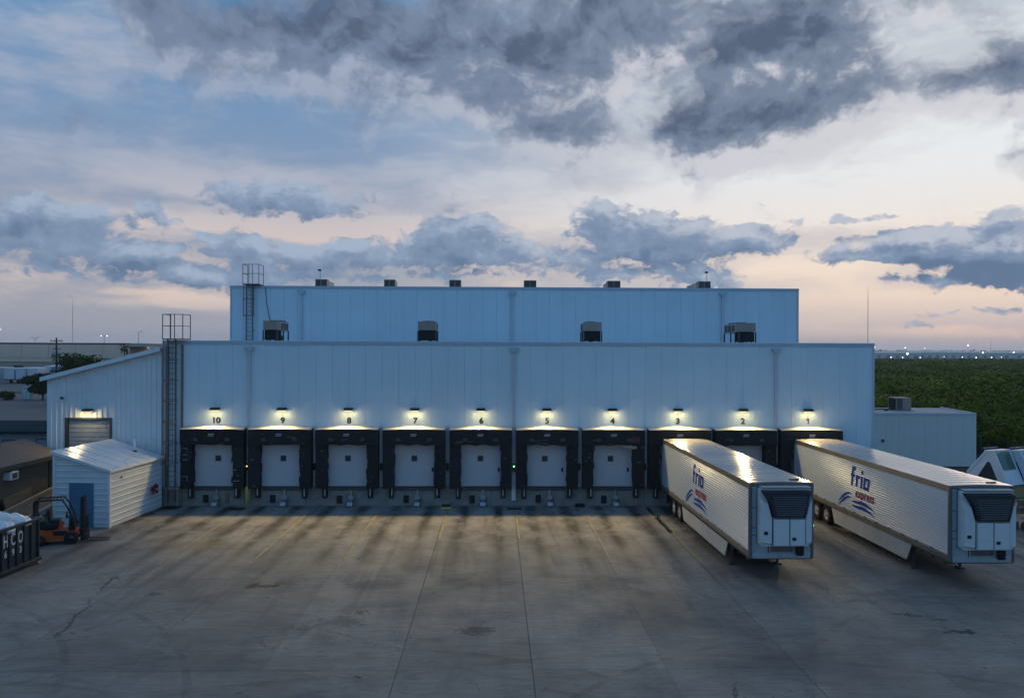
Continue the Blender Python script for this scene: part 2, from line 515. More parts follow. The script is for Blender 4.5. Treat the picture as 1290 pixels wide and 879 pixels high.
# ================================================================== the setting: ground, yard, painted lines
def zone_material():
    m = bpy.data.materials.new('open_ground')
    m.use_nodes = True
    t = m.node_tree
    t.nodes.clear()
    N = NT(t)
    pos = N.n('ShaderNodeNewGeometry').outputs['Position']
    n1 = N.noise(pos, 0.05, 8, 0.65)
    n2 = N.noise(pos, 1.3, 6, 0.6)
    c = N.mix(N.ss(n1, 0.38, 0.62), (0.045, 0.06, 0.022), (0.12, 0.10, 0.065))
    c = N.mix(N.m('MULTIPLY', n2, 0.5), c, (0.03, 0.035, 0.018))
    b = N.n('ShaderNodeBsdfPrincipled')
    N.put(b.inputs['Base Color'], c)
    b.inputs['Roughness'].default_value = 0.95
    o = N.n('ShaderNodeOutputMaterial')
    t.links.new(b.outputs[0], o.inputs[0])
    return m
GROUNDM = zone_material()
ASPH = pbr('lot_asphalt', (0.155, 0.132, 0.112), 0.85, 0, 0.18, 0.12, coords='World', dirt=0.4, dirtcol=(0.05, 0.046, 0.042), bump=0.2, bscale=30)

def yard_material():
    m = bpy.data.materials.new('yard_concrete')
    m.use_nodes = True
    t = m.node_tree
    t.nodes.clear()
    N = NT(t)
    pos = N.n('ShaderNodeNewGeometry').outputs['Position']
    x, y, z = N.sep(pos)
    big = N.noise(pos, 0.16, 7, 0.62)
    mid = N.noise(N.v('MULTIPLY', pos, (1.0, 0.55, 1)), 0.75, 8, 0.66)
    fine = N.noise(pos, 9.0, 6, 0.65)
    sweep = N.noise(N.v('MULTIPLY', pos, (0.35, 1.8, 1)), 0.8, 6, 0.6)      # traffic wear across the yard
    along = N.noise(N.v('MULTIPLY', pos, (2.6, 0.16, 1)), 1.0, 6, 0.6)      # wear along the bays
    c = N.mix(N.ss(big, 0.35, 0.66), (0.160, 0.140, 0.120), (0.228, 0.199, 0.170))
    c = N.mix(N.m('MULTIPLY', N.ss(mid, 0.48, 0.72), 0.32), c, (0.098, 0.088, 0.080))
    c = N.mix(N.m('MULTIPLY', N.ss(sweep, 0.54, 0.74), 0.25), c, (0.085, 0.078, 0.072))
    c = N.mix(N.m('MULTIPLY', N.ss(sweep, 0.47, 0.28), 0.25), c, (0.27, 0.24, 0.205))
    scr = N.noise(N.v('MULTIPLY', pos, (0.9, 7.0, 1)), 1.0, 5, 0.7)          # broom marks and scuffs
    c = N.vscale(c, N.lin(scr, 0.3, 0.7, 0.80, 1.20))
    oi = N.n('ShaderNodeObjectInfo')
    c = N.vscale(c, N.lin(oi.outputs['Random'], 0, 1, 0.88, 1.10))
    # dark tyre tracks, two to a bay, strongest at the dock
    xb = N.m('ADD', N.m('DIVIDE', x, 3.962), 0.5)
    xm = N.m('MULTIPLY', N.m('SUBTRACT', N.m('FRACT', N.m('ADD', xb, 0.0)), 0.0), 3.962)
    # bays are centred on half-integers of the pitch, so xm runs 0..3.962 between two bay centres
    wob = N.m('MULTIPLY', N.m('SUBTRACT', N.noise(N.v('MULTIPLY', pos, (0.5, 0.12, 1)), 1.0, 3, 0.5), 0.5), 0.5)
    xm = N.m('ADD', xm, wob)
    def track(c0, w):
        d = N.m('DIVIDE', N.m('SUBTRACT', xm, c0), w)
        return N.m('POWER', 0.37, N.m('MULTIPLY', d, d))
    tr = N.m('ADD', track(1.05, 0.33), track(2.98, 0.33), clamp=True)
    fadey = N.m('MULTIPLY', N.ss(y, -19.0, -4.0), N.ss(y, 0.2, -0.9))
    tr = N.m('MULTIPLY', N.m('MULTIPLY', tr, fadey), N.ss(along, 0.25, 0.55, 0.65, 1.0))
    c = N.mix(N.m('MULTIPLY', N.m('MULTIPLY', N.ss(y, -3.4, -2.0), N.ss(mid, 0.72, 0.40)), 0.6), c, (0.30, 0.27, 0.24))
    c = N.mix(N.m('MULTIPLY', tr, 1.25, clamp=True), c, (0.030, 0.029, 0.029))
    smear = N.noise(N.v('MULTIPLY', pos, (1.5, 0.10, 1)), 1.0, 6, 0.62, dist=0.4)
    c = N.mix(N.m('MULTIPLY', N.m('MULTIPLY', N.ss(smear, 0.50, 0.68), N.ss(y, -27.0, -12.0)), 0.55), c, (0.060, 0.055, 0.053))
    grime = N.noise(N.v('MULTIPLY', pos, (0.5, 0.9, 1)), 0.42, 9, 0.72, dist=0.8)
    c = N.mix(N.m('MULTIPLY', N.ss(grime, 0.50, 0.66), 0.50), c, (0.082, 0.075, 0.070))
    c = N.mix(N.m('MULTIPLY', N.ss(grime, 0.45, 0.34), 0.35), c, (0.27, 0.24, 0.205))
    # paler strip in front of the docks
    rub = N.m('MULTIPLY', N.ss(y, -13.5, -5.0), N.ss(y, -0.3, -2.5))
    c = N.mix(N.m('MULTIPLY', N.m('MULTIPLY', rub, N.ss(mid, 0.56, 0.36)), 0.45), c, (0.33, 0.30, 0.26))
    # oil and rust spots with their own outlines
    wv = N.v('MULTIPLY', N.v('SUBTRACT', N.noise(pos, 1.7, 7, 0.72, col=True), (0.5, 0.5, 0.5)), (2.6, 2.6, 0))
    q = N.v('ADD', pos, wv)
    spots = [(-10.24, -16.3, 0.62, 0.42, .95, (0.022, 0.016, 0.013)), (-9.5, -16.0, 0.5, 0.4, .5, (0.05, 0.03, 0.02)), (14.5, -21.6, .55, .35, .95, (0.035, 0.022, 0.016)), (13.6, -19.9, .3, .22, .85, (0.03, 0.03, 0.03)),
             (14.4, -20.3, .22, .2, .85, (0.03, 0.03, 0.03)), (12.6, -18.3, .7, .3, .5, (0.05, 0.05, 0.05)), (-1.8, -21.3, .75, .38, .7, (0.04, 0.04, 0.042)), (-5.8, -16.2, 1.3, .8, .42, (0.06, 0.048, 0.044)),
             (-1.9, -15.9, 1.5, .8, .40, (0.055, 0.05, 0.048)), (3.3, -16.2, 1.2, 1.2, .45, (0.06, 0.055, 0.055)), (-15.2, -9.8, 1.9, 1.2, .42, (0.15, 0.085, 0.035)), (-17.3, -8.6, .9, .7, .45, (0.16, 0.085, 0.035)),
             (-6.4, -20.4, 1.0, .5, .5, (0.05, 0.05, 0.05)), (-14.0, -17.2, .45, .25, .7, (0.04, 0.04, 0.045)), (-7.2, -12.0, .3, .2, .7, (0.05, 0.05, 0.05)), (4.8, -18.2, 1.6, 1.6, .35, (0.06, 0.06, 0.06)),
             (-5.9, -19.5, .3, .2, .7, (0.04, 0.04, 0.04)), (-10.5, -24.0, 2.6, 1.2, .3, (0.06, 0.06, 0.06)), (8.5, -24.5, 3.0, 1.5, .3, (0.06, 0.06, 0.06))]
    for sx, sy, rx, ry, a, col in spots:
        d = N.v('MULTIPLY_ADD', q, (1 / rx, 1 / ry, 0), (-sx / rx, -sy / ry, 0))
        f = N.ss(N.v('DOT_PRODUCT', d, d), 1.25, 0.35, 0.0, a)
        c = N.mix(f, c, col)
    # tyre arcs left by turning trucks, crisp drips and hairline cracks
    arcn = N.ss(N.noise(pos, 0.5, 5, 0.65), 0.40, 0.62)
    for cx_, cy_, R_a in ((-6.0, -38.0, 15.2), (-4.5, -38.5, 13.4), (12.0, -36.0, 14.5), (20.0, -30.0, 13.0), (-26.0, -30.0, 13.5), (-24.0, -31.0, 15.3), (4.0, -44.0, 20.5)):
        d = N.m('ABSOLUTE', N.m('SUBTRACT', N.v('LENGTH', N.v('SUBTRACT', N.v('MULTIPLY', pos, (1, 1, 0)), (cx_, cy_, 0))), R_a))
        c = N.mix(N.m('MULTIPLY', N.m('MULTIPLY', N.ss(d, 0.16, 0.09), arcn), 0.34), c, (0.045, 0.043, 0.042))
    drip = N.ss(N.noise(pos, 1.9, 2.0, 0.45), 0.735, 0.755)
    c = N.mix(N.m('MULTIPLY', drip, 0.75), c, (0.035, 0.033, 0.032))
    vor = N.n('ShaderNodeTexVoronoi', feature='DISTANCE_TO_EDGE')
    N.put(vor.inputs['Vector'], N.v('ADD', pos, N.v('MULTIPLY', N.v('SUBTRACT', N.noise(pos, 0.7, 5, 0.65, col=True), (0.5, 0.5, 0.5)), (1.6, 1.6, 0))))
    vor.inputs['Scale'].default_value = 0.13
    crack = N.m('MULTIPLY', N.ss(vor.outputs['Distance'], 0.0045, 0.0015), N.ss(big, 0.50, 0.60))
    c = N.mix(N.m('MULTIPLY', crack, 0.8), c, (0.04, 0.037, 0.035))
    c = N.mix(N.m('MULTIPLY', N.ss(fine, 0.5, 0.72), 0.22), c, (0.07, 0.065, 0.06))
    b = N.n('ShaderNodeBsdfPrincipled')
    N.put(b.inputs['Base Color'], c)
    N.put(b.inputs['Roughness'], N.lin(mid, 0.3, 0.7, 0.62, 0.85))
    b.inputs['Specular IOR Level'].default_value = 0.35
    bn = N.n('ShaderNodeBump')
    bn.inputs['Strength'].default_value = 0.25
    bn.inputs['Distance'].default_value = 0.01
    N.put(bn.inputs['Height'], fine)
    t.links.new(bn.outputs[0], b.inputs['Normal'])
    o = N.n('ShaderNodeOutputMaterial')
    t.links.new(b.outputs[0], o.inputs[0])
    return m
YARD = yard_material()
JFILL = pbr('joint_filler', (0.07, 0.065, 0.06), 0.9, 0, 0.4, 6.0)
LINE = None
def line_material():
    m = bpy.data.materials.new('worn_yellow_line')
    m.use_nodes = True
    t = m.node_tree
    t.nodes.clear()
    N = NT(t)
    pos = N.n('ShaderNodeNewGeometry').outputs['Position']
    x, y, z = N.sep(pos)
    n = N.noise(N.v('MULTIPLY', pos, (3, 0.7, 1)), 1.6, 7, 0.7)
    c = N.mix(N.ss(n, 0.36, 0.60), (0.36, 0.265, 0.06), (0.18, 0.155, 0.125))
    b = N.n('ShaderNodeBsdfPrincipled')
    N.put(b.inputs['Base Color'], c)
    b.inputs['Roughness'].default_value = 0.75
    o = N.n('ShaderNodeOutputMaterial')
    t.links.new(b.outputs[0], o.inputs[0])
    return m
LINE = line_material()

PITCH = 3.962
BAYS = [(i - 4.5) * PITCH for i in range(10)]                   # door 10 on the left ... door 1 on the right

g = MB()
g.add([(-2600, -300, -0.16), (2600, -300, -0.16), (2600, 2900, -0.16), (-2600, 2900, -0.16)], [(0, 1, 2, 3)])
kind(g.build('ground', GROUNDM), 'structure')

yard = MB().box(-28.5, 33.0, -48.0, 1.2, -0.15, -0.03).build('concrete_yard', JFILL)
kind(yard, 'structure')
rows = [0.9, -15.2, -24.6, -34.0, -43.4]
cols = [k * PITCH for k in range(-7, 9)]
slab_cache = {}
gap = lambda k: {-1: 0.008, 0: 0.009, 2: 0.007}.get(k, 0.0022)            # half width of each joint: a few have opened up
for r in range(len(rows) - 1):
    for k in range(len(cols) - 1):
        x0, x1, y1, y0 = cols[k], cols[k + 1], rows[r], rows[r + 1]
        g0, g1 = gap(k - 7), gap(k - 6)
        key = (r, g0, g1)
        if key not in slab_cache:
            hx, hy = (x1 - x0) / 2, (y1 - y0) / 2 - 0.004
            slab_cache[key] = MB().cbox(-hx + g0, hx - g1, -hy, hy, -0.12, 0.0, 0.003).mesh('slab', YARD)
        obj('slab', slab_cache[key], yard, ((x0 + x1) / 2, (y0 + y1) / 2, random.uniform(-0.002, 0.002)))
# painted bay lines
for k in range(-4, 5):
    L = {-2: 14.6, -1: 8.6, 0: 8.5, 1: 14.6}.get(k, 13.0)
    ln = MB().box(-0.06, 0.06, -L, -1.6, 0.0028, 0.0058).build('painted_line', LINE, yard)
    ln.location = (k * PITCH + 0.085, 0, 0)

# asphalt lot beyond the low buildings on the left
kind(MB().box(-160, -29.2, 34, 118, -0.15, -0.10).build('asphalt_lot', ASPH), 'structure')
kind(MB().box(-190, -60, 126, 200, -0.15, -0.11).build('truck_lot', ASPH), 'structure')
kind(MB().box(-200, -40, 118.6, 125.4, -0.15, -0.08).build('grass_verge', pbr('verge_grass', (0.05, 0.075, 0.022), 0.95, 0, 0.4, 0.4, coords='World')), 'structure')
kind(MB().box(-75, -28.6, -46, 34, -0.15, -0.06).build('side_yard', ASPH), 'structure')

# ================================================================== the cold store
ware = thing('warehouse', 'long pale blue-white two-tier cold storage warehouse with ten loading docks', 'warehouse')
XL, XR = -20.96, 21.88
# cores behind the panels
MB().box(XL + 0.03, XR - 0.03, 0.06, 11.9, 0.0, 9.62).build('wall', JOINT, ware)
MB().box(XL + 0.03, XR - 0.07, 12.06, 44.0, 0.0, 13.9).build('wall', JOINT, ware)
MB().box(XL - 0.03, XL + 0.03, 0.0, 44.0, 1.15, 9.7).build('side_cladding', PANEL, ware)
MB().box(XR - 0.03, XR + 0.03, 0.0, 44.0, 1.15, 9.7).build('side_cladding', PANEL, ware)
MB().box(XL - 0.03, XL + 0.03, 12.0, 44.0, 9.7, 13.98).build('side_cladding', PANEL, ware)
MB().box(XR - 0.07, XR - 0.02, 12.0, 44.0, 9.7, 13.98).build('side_cladding', PANEL, ware)
MB().box(XL + 0.05, XR - 0.05, 0.1, 12.05, 9.56, 9.63).build('roof', ROOFM, ware)
MB().box(XL + 0.05, XR - 0.08, 12.1, 44.0, 13.86, 13.93).build('roof', ROOFM, ware)
MB().box(XL, XR, -0.045, 0.5, -0.1, 1.12).build('foundation', FOUND, ware)
# insulated panels, each its own piece
pan_cache = {}
def panel(x0, x1, z0, z1, y):
    w, h = round(x1 - x0, 3), round(z1 - z0, 3)
    if (w, h) not in pan_cache:
        m = MB()
        a = w / 2 - 0.004
        # pressed edge, flat field, shallow centre ribs
        prof = [(-a, 0.05), (-a, 0.012), (-a + 0.02, 0.0)]
        nr = 7
        step = (2 * a - 0.06) / nr                       # fine upright ribs pressed into the face
        for r_ in range(nr):
            c = -a + 0.03 + step * (r_ + 0.5)
            prof += [(c - 0.020, 0.0), (c - 0.010, 0.005), (c + 0.010, 0.005), (c + 0.020, 0.0)]
        prof += [(a - 0.02, 0.0), (a, 0.012), (a, 0.05)]
        n = len(prof)
        m.add([(p, q, 0) for p, q in prof] + [(p, q, h) for p, q in prof], [(i, i + 1, n + i + 1, n + i) for i in range(n - 1)] + [tuple(range(n - 1, -1, -1)), tuple(range(n, 2 * n))])
        pan_cache[(w, h)] = m.mesh('wall_panel', PANEL)
    obj('wall_panel', pan_cache[(w, h)], ware, ((x0 + x1) / 2, y, z0))
q = PITCH / 4
for i, bx in enumerate(BAYS):
    for k in range(4):
        x0 = bx - PITCH / 2 + k * q
        panel(x0, x0 + q, 3.80 if k in (1, 2) else 1.14, 9.74, 0.0)
panel(XL, -5 * PITCH, 1.14, 9.74, 0.0)
for k in range(2):
    w = (XR - 5 * PITCH) / 2
    panel(5 * PITCH + k * w, 5 * PITCH + (k + 1) * w, 1.14, 9.74, 0.0)
w = (XR - 0.05 - XL) / 43
for k in range(43):
    panel(XL + k * w, XL + (k + 1) * w, 9.6, 13.98, 12.0)
# coping
for y, z, xr in ((0.0, 9.74, XR), (12.0, 13.98, XR - 0.05)):
    MB().prism([(y - 0.035, z - 0.13), (y - 0.035, z + 0.085), (y + 0.25, z + 0.11), (y + 0.25, z + 0.02), (y - 0.025, z), (y - 0.025, z - 0.13)], 'X', XL - 0.05, xr + 0.05).build('coping', COPING, ware)
MB().box(XL - 0.02, XL + 0.10, -0.03, 0.0, 1.14, 9.60).build('corner_trim', TRIM, ware)
MB().box(XR - 0.10, XR + 0.035, -0.03, 0.0, 1.14, 9.60).build('corner_trim', TRIM, ware)
MB().box(XL - 0.02, XL + 0.09, 11.97, 12.0, 9.6, 13.84).build('corner_trim', TRIM, ware)
MB().box(XR - 0.14, XR - 0.02, 11.97, 12.0, 9.6, 13.84).build('corner_trim', TRIM, ware)
MB().box(-5 * PITCH - 0.05, -5 * PITCH + 0.05, -0.10, -0.002, 0.0, 9.58).build('corner_trim', STEELRUST, ware)

# rain heads and downspouts
def downspout(x, y, ztop, zbot, w=0.17):
    d = MB().box(x - w / 2, x + w / 2, y - 0.15, y - 0.006, zbot, ztop - 0.28)
    for zz in np.arange(zbot + 1.0, ztop - 0.4, 2.0):
        d.box(x - w / 2 - 0.05, x + w / 2 + 0.05, y - 0.162, y - 0.151, zz, zz + 0.05)
    o = d.build('downspout', TRIM, ware)
    MB().prism([(-0.27, 0), (-0.27, -0.10), (-0.13, -0.29), (0.13, -0.29), (0.27, -0.10), (0.27, 0)], 'Y', y - 0.26, y - 0.006).build('rain_head', COPING, o).location = (x, 0, ztop)
    return o
for x in (-15.82, 0.0, 15.88):
    downspout(x, 0.0, 9.50, 1.2)
for x in (-15.65, 0.12, 16.05):
    downspout(x, 12.0, 13.72, 9.6)
for x in (-15.82, 0.0, 15.88):
    MB().cbox(x - 0.13, x + 0.13, -0.22, -0.05, 0.32, 2.0, 0.02).build('downspout_guard', WHITEP if x == 0 else GALV, ware)

# ---- dock doors, levellers, bumpers, restraints, numbers
NUMS = ['10', '9', '8', '7', '6', '5', '4', '3', '2', '1']
def number_mesh(s):
    pts, fs = text_mesh(s, 0.47, bold=0.018, ax=1.12)
    if s == '1':                                   # upright one with its flag
        pts = [(-0.005, 0), (0.07, 0), (0.07, 0.335), (0.01, 0.335), (-0.11, 0.27), (-0.11, 0.205), (-0.005, 0.258)]
        fs = [(0, 1, 2, 6), (2, 3, 4, 5, 6)]
    n = len(pts)
    m = MB()
    m.add([(x, -0.012, z - 0.17) for x, z in pts], fs)
    return m.mesh('dock_number', NUMB)
def panel_door_mesh():
    m = MB().cbox(-1.19, 1.19, -0.125, -0.012, 1.17, 3.66, 0.012)
    return m.mesh('dock_door', DOORW)
door_me = panel_door_mesh()
win_me = MB().cbox(-0.17, 0.17, -0.145, -0.122, -0.17, 0.17, 0.01).mesh('window_frame', STEELDARK)
pane_me = MB().box(-0.135, 0.135, -0.149, -0.1455, -0.135, 0.135).mesh('pane', GLASSD)
seal_me = MB().box(-1.40, -1.20, -0.10, -0.002, 1.13, 3.86).box(1.20, 1.40, -0.10, -0.002, 1.13, 3.86).box(-1.2, 1.2, -0.10, -0.002, 3.67, 3.86).mesh('door_seal', BLACK)
track_me = MB().box(-0.022, 0.022, -0.15, -0.102, 1.2, 3.68).mesh('door_track', TRIM)
lock_me = MB().cbox(-0.06, 0.06, -0.16, -0.126, -0.12, 0.12, 0.01).mesh('door_lock', BLACK)
lip_me = MB().box(-1.15, 1.15, -0.14, -0.046, 0.92, 1.12).mesh('leveller_lip', STEELDARK)
bump_me = MB().cbox(-0.14, 0.14, -0.34, -0.046, 0.48, 1.13, 0.025).mesh('dock_bumper', RUBBER)
strip_me = MB().box(-0.022, 0.022, -0.352, -0.341, 0.62, 1.08).mesh('bumper_glint_strip', WHITEP)  # steel strip coloured white to stand in for its glint
box_me = MB().cbox(-0.16, 0.16, -0.12, -0.046, 0.16, 0.62, 0.015).mesh('pit_cover', BLACK)
rest = MB().box(-0.05, 0.05, -0.16, -0.046, 0.1, 0.95).cbox(-0.17, 0.17, -0.26, -0.047, 0.38, 0.62, 0.02)
rest.prism([(-0.05, 0.02), (-0.62, 0.02), (-0.66, 0.10), (-0.55, 0.26), (-0.42, 0.30), (-0.30, 0.17), (-0.05, 0.30)], 'X', -0.16, 0.16)
rest_me = rest.mesh('vehicle_restraint', GALV)
hook_me = MB().prism([(-0.30, 0.25), (-0.36, 0.44), (-0.24, 0.46), (-0.20, 0.28)], 'X', 0.175, 0.25).prism([(-0.50, 0.14), (-0.60, 0.24), (-0.48, 0.34), (-0.40, 0.22)], 'X', -0.25, -0.175).mesh('restraint_hook', STEELRUST)
rng = random.Random(3)
for i, bx in enumerate(BAYS):
    d = obj('dock_door', door_me, ware, (bx, 0, 0))
    wx = 0.20 if i == 0 else (0.1 if i < 2 else (-0.02 if i != 5 and i != 6 else -0.12))
    f = obj('window_frame', win_me, d, (wx, 0, 2.83))
    for s in (-1, 1):
        obj('door_track', track_me, d, (1.24 * s, 0, 0))
    obj('pane', pane_me, d, (wx, 0, 2.83))
    if i in (3, 4, 5, 6):
        obj('door_lock', lock_me, d, (1.08 if i < 5 else 0.93, 0, 2.16))
    obj('door_seal', seal_me, ware, (bx, 0, 0))
    obj('leveller_lip', lip_me, ware, (bx, 0, 0))
    for s in (-1, 1):
        b = obj('dock_bumper', bump_me, ware, (bx + 1.36 * s + rng.uniform(-.03, .03), 0, rng.uniform(-.04, .02)))
        obj('bumper_glint_strip', strip_me, b, (rng.uniform(-.04, .04), 0, 0))
    obj('pit_cover', box_me, ware, (bx - 0.52 + rng.uniform(-.03, .03), 0, rng.uniform(-.03, .03)))
    r = obj('vehicle_restraint', rest_me, ware, (bx + 0.12 + rng.uniform(-.04, .06), 0, 0))
    obj('restraint_hook', hook_me, r)
    obj('dock_number', number_mesh(NUMS[i]), ware, (bx + 0.02, 0, 5.10))
    if i == 0:
        MB().box(-0.13, 0.05, -0.16, -0.05, 0.15, 0.75).build('junction_box', STEELRUST, ware).location = (bx + 0.75, 0, 0)
# signal boxes on the strips between the docks
sig_me = MB().cbox(-0.075, 0.075, -0.19, -0.012, -0.2, 0.2, 0.012).mesh('signal_box', BLACK)
lens_me = MB().cyl((0, -0.19, 0.06), (0, -0.215, 0.06), 0.045, n=12).mesh('signal_lens', pbr('dead_lens', (0.05, 0.02, 0.02), 0.3))
GREENL = emit('green_lamp', (0.25, 1.0, 0.30), 4.0)
AMBERL = emit('amber_lamp', (1.0, 0.72, 0.22), 2.5)
lens_g = MB().cyl((0, -0.19, 0.06), (0, -0.23, 0.06), 0.048, n=12).mesh('signal_lens', GREENL)
lens_a = MB().cyl((0, -0.19, 0.06), (0, -0.22, 0.06), 0.035, n=12).mesh('signal_lens', AMBERL)
for k in range(-4, 5):
    if k == 0:
        s = obj('signal_box', sig_me, ware, (0, -0.15, 2.33))
    else:
        s = obj('signal_box', sig_me, ware, (k * PITCH - 0.02, -0.16 if k in (-4, 4) else 0.0, 2.33))
    obj('signal_lens', lens_g if k == 0 else (lens_a if k == -4 else lens_me), s)

# conduits on the corner by the ladder
for x, r in ((-20.74, 0.05), (-20.62, 0.035)):
    MB().cyl((x, -0.08, 0.1), (x, -0.08, 9.5), r, n=8).build('conduit', STEELRUST, ware, True)

# ---- dock shelters: things of their own
SHW, SHD = 1.85, 0.72
def make_shelter(seed):
    root = thing('dock_shelter', '', 'dock shelter')
    rg = random.Random(seed)
    for s in (-1, 1):
        m = MB()
        # side pad: stack of pleated flaps
        z = 1.10
        while z < 4.42:
            h = min(rg.uniform(0.26, 0.36), 4.46 - z)
            d = SHD - rg.uniform(0.0, 0.07)
            xi = 1.19 + rg.uniform(-0.05, 0.05)
            xs = sorted((s * xi, s * (SHW - rg.uniform(0, 0.012))))
            m.hexa([(xs[0], -d, z), (xs[1], -d, z), (xs[1], -0.006, z), (xs[0], -0.006, z), (xs[0], -d + 0.03, z + h), (xs[1], -d + 0.03, z + h), (xs[1], -0.006, z + h), (xs[0], -0.006, z + h)])
            z += h
        m.build('side_pad', FABRIC, root)
    m = MB()
    ph_a, ph_b, tilt = rg.uniform(0.01, 0.045), rg.uniform(0, 6), rg.uniform(-0.07, 0.07)
    def P(u, v):
        x = -SHW + 2 * SHW * u
        sag = 0.05 * (1 - (2 * u - 1) ** 2)
        return (x, -SHD - 0.03 - 0.03 * math.sin(u * 19), 3.70 + (4.58 - 3.70) * v + (sag if v > .5 else ph_a * math.sin(u * 23 + ph_b) + tilt * (u - .5)))
    m.grid(P, 24, 2)
    m.build('header_curtain', FABRIC, root)
    MB().box(-SHW, SHW, -SHD + 0.02, -0.006, 4.46, 4.585).build('header_frame', FABRIC, root)
    t = MB()
    def T(u, v):
        x = -SHW - 0.01 + 2 * (SHW + 0.01) * u
        sag = 0.05 * (1 - (2 * u - 1) ** 2)
        return (x, -SHD - 0.05 + (SHD + 0.045) * v, 4.60 + sag + 0.13 * v)
    t.grid(T, 12, 2)
    t.build('top_cover', SHTOP, root)
    b = MB().cbox(-0.17, 0.17, -SHD - 0.085, -SHD - 0.062, 4.30, 4.37, 0.008).build('maker_badge', GALV, root)
    MB().cbox(-0.20, 0.14, -SHD - 0.080, -SHD - 0.062, 4.22, 4.265, 0.006).build('maker_badge', GALV, root)
    for s in (-1, 1):
        MB().cbox(s * 0.92 - 0.14, s * 0.92 + 0.14, -SHD - 0.075, -SHD - 0.055, 3.92, 4.12, 0.006).build('corner_patch', pbr('patch_fabric', (0.05, 0.055, 0.06), 0.7, 0, 0.3, 4.0), root)
    # scuffs and rubbed edges left by trailers
    for k in range(rg.randint(4, 9)):
        s = rg.choice((-1, 1))
        zz, xx, ww, hh = rg.uniform(1.2, 4.1), rg.uniform(1.24, 1.62), rg.uniform(0.08, 0.24), rg.uniform(0.02, 0.09)
        xs = sorted((s * xx, s * (xx + ww)))
        MB().obox(((xs[0] + xs[1]) / 2, -SHD - 0.014, zz), (xs[1] - xs[0], 0.02, hh), ry=rg.uniform(-.3, .3)).build('scuff_mark', pbr('scuffed_rubber', (0.075, 0.075, 0.075), 0.8, 0, 0.5, 9.0, rnd=0.4), root)
    for k in range(rg.randint(2, 4)):
        xx = rg.uniform(-1.5, 1.3)
        MB().obox((xx, -SHD - 0.068, rg.uniform(3.76, 4.2)), (rg.uniform(0.15, 0.5), 0.012, rg.uniform(0.03, 0.10)), ry=rg.uniform(-.15, .15)).build('scuff_mark', pbr('scuffed_rubber', (0.075, 0.075, 0.075), 0.8, 0, 0.5, 9.0, rnd=0.4), root)
    return root
dn = ['ten', 'nine', 'eight', 'seven', 'six', 'five', 'four', 'three', 'two', 'one']
shelters = []
for i, bx in enumerate(BAYS):
    sh_i = make_shelter(11 + i)
    sh_i.location = (bx, 0, 0)
    sh_i['label'] = f'black padded dock shelter around the loading door numbered {dn[i]}'
    sh_i['group'] = 'dock shelters along the warehouse wall'
    shelters.append(sh_i)
# torn pieces on some shelters
tan = pbr('torn_foam', (0.36, 0.27, 0.17), 0.9, 0, 0.2, 6.0)
m = MB().obox((0.92, -SHD - 0.10, 3.62), (0.85, 0.05, 0.14), ry=rad(4)).obox((1.05, -SHD - 0.12, 3.54), (0.5, 0.04, 0.10), ry=rad(-5))
m.build('torn_flap', tan, shelters[6])
MB().obox((1.3, -SHD - 0.05, 4.02), (0.5, 0.04, 0.34), ry=rad(8)).build('torn_flap', pbr('maroon_fabric', (0.10, 0.03, 0.04), 0.85, 0, 0.3, 5.0), shelters[6])
wear = pbr('worn_edge', (0.22, 0.24, 0.25), 0.8, 0, 0.3, 8.0)
for zz, w_ in ((3.46, .3), (3.1, .26), (2.8, .28)):
    MB().box(-1.68, -1.68 + w_, -SHD - 0.012, -SHD - 0.002, zz, zz + 0.035).build('wear_mark', wear, shelters[0])
MB().box(-1.43, -1.39, -SHD - 0.012, -SHD - 0.002, 1.55, 1.86).box(-1.72, -1.43, -SHD - 0.012, -SHD - 0.002, 1.82, 1.86).build('wear_mark', wear, shelters[0])
for zz, w_ in ((2.2, .22), (1.55, .4)):
    MB().box(1.25, 1.25 + w_, -SHD - 0.012, -SHD - 0.002, zz, zz + 0.05).build('wear_mark', wear, shelters[0])

# ---- wall lamps
LENS = emit('lamp_lens', (1.0, 0.80, 0.42), 2.5)
HOUS = pbr('lamp_housing', (0.035, 0.033, 0.03), 0.5, 0.3, 0.15)
def lamp_lights(prefix, throw_w, spill_w):
    out = []
    for nm, w_, sx, sy, sp in (('throw', throw_w, 0.40, 0.14, 135), ('spill', spill_w, 0.40, 0.12, 175), ('wing', spill_w * 0.55, 0.16, 0.12, 160)):
        l = bpy.data.lights.new(prefix + '_' + nm, 'AREA')
        l.shape = 'RECTANGLE'
        l.size = sx
        l.size_y = sy
        l.energy = w_
        l.color = (1.0, 0.75, 0.34)
        l.spread = rad(sp)
        out.append(l)
    return out
lamp_sets = [lamp_lights('dock_lamp', 135.0 * k, 4.4 * k) for k in (1.0, 0.86, 1.12, 0.95)]      # lamps of different age
def make_lamp(lts):
    """wall pack: a forward-throwing lens and a little spill down the wall behind it"""
    root = thing('wall_lamp', '', 'wall lamp')
    hp = [(-0.004, 0.10), (-0.22, 0.09), (-0.38, 0.0), (-0.38, -0.055), (-0.004, -0.055)]
    MB().prism(hp, 'X', -0.26, 0.26).build('housing', HOUS, root)
    MB().box(-0.24, 0.24, -0.365, -0.03, -0.070, -0.0555).build('lens', LENS, root)
    for l_, x, y, z, t, r_ in ((lts[0], 0, -0.28, -0.15, 50, 0), (lts[1], 0, -0.33, -0.10, 4, 0), (lts[2], -0.2, -0.32, -0.11, 0, -42), (lts[2], 0.2, -0.32, -0.11, 0, 42)):
        l = bpy.data.objects.new('lamp_light', l_)
        COL.objects.link(l)
        l.parent = root
        l.location = (x, y, z)
        l.rotation_euler = (-rad(t), -rad(r_), 0)
    return root
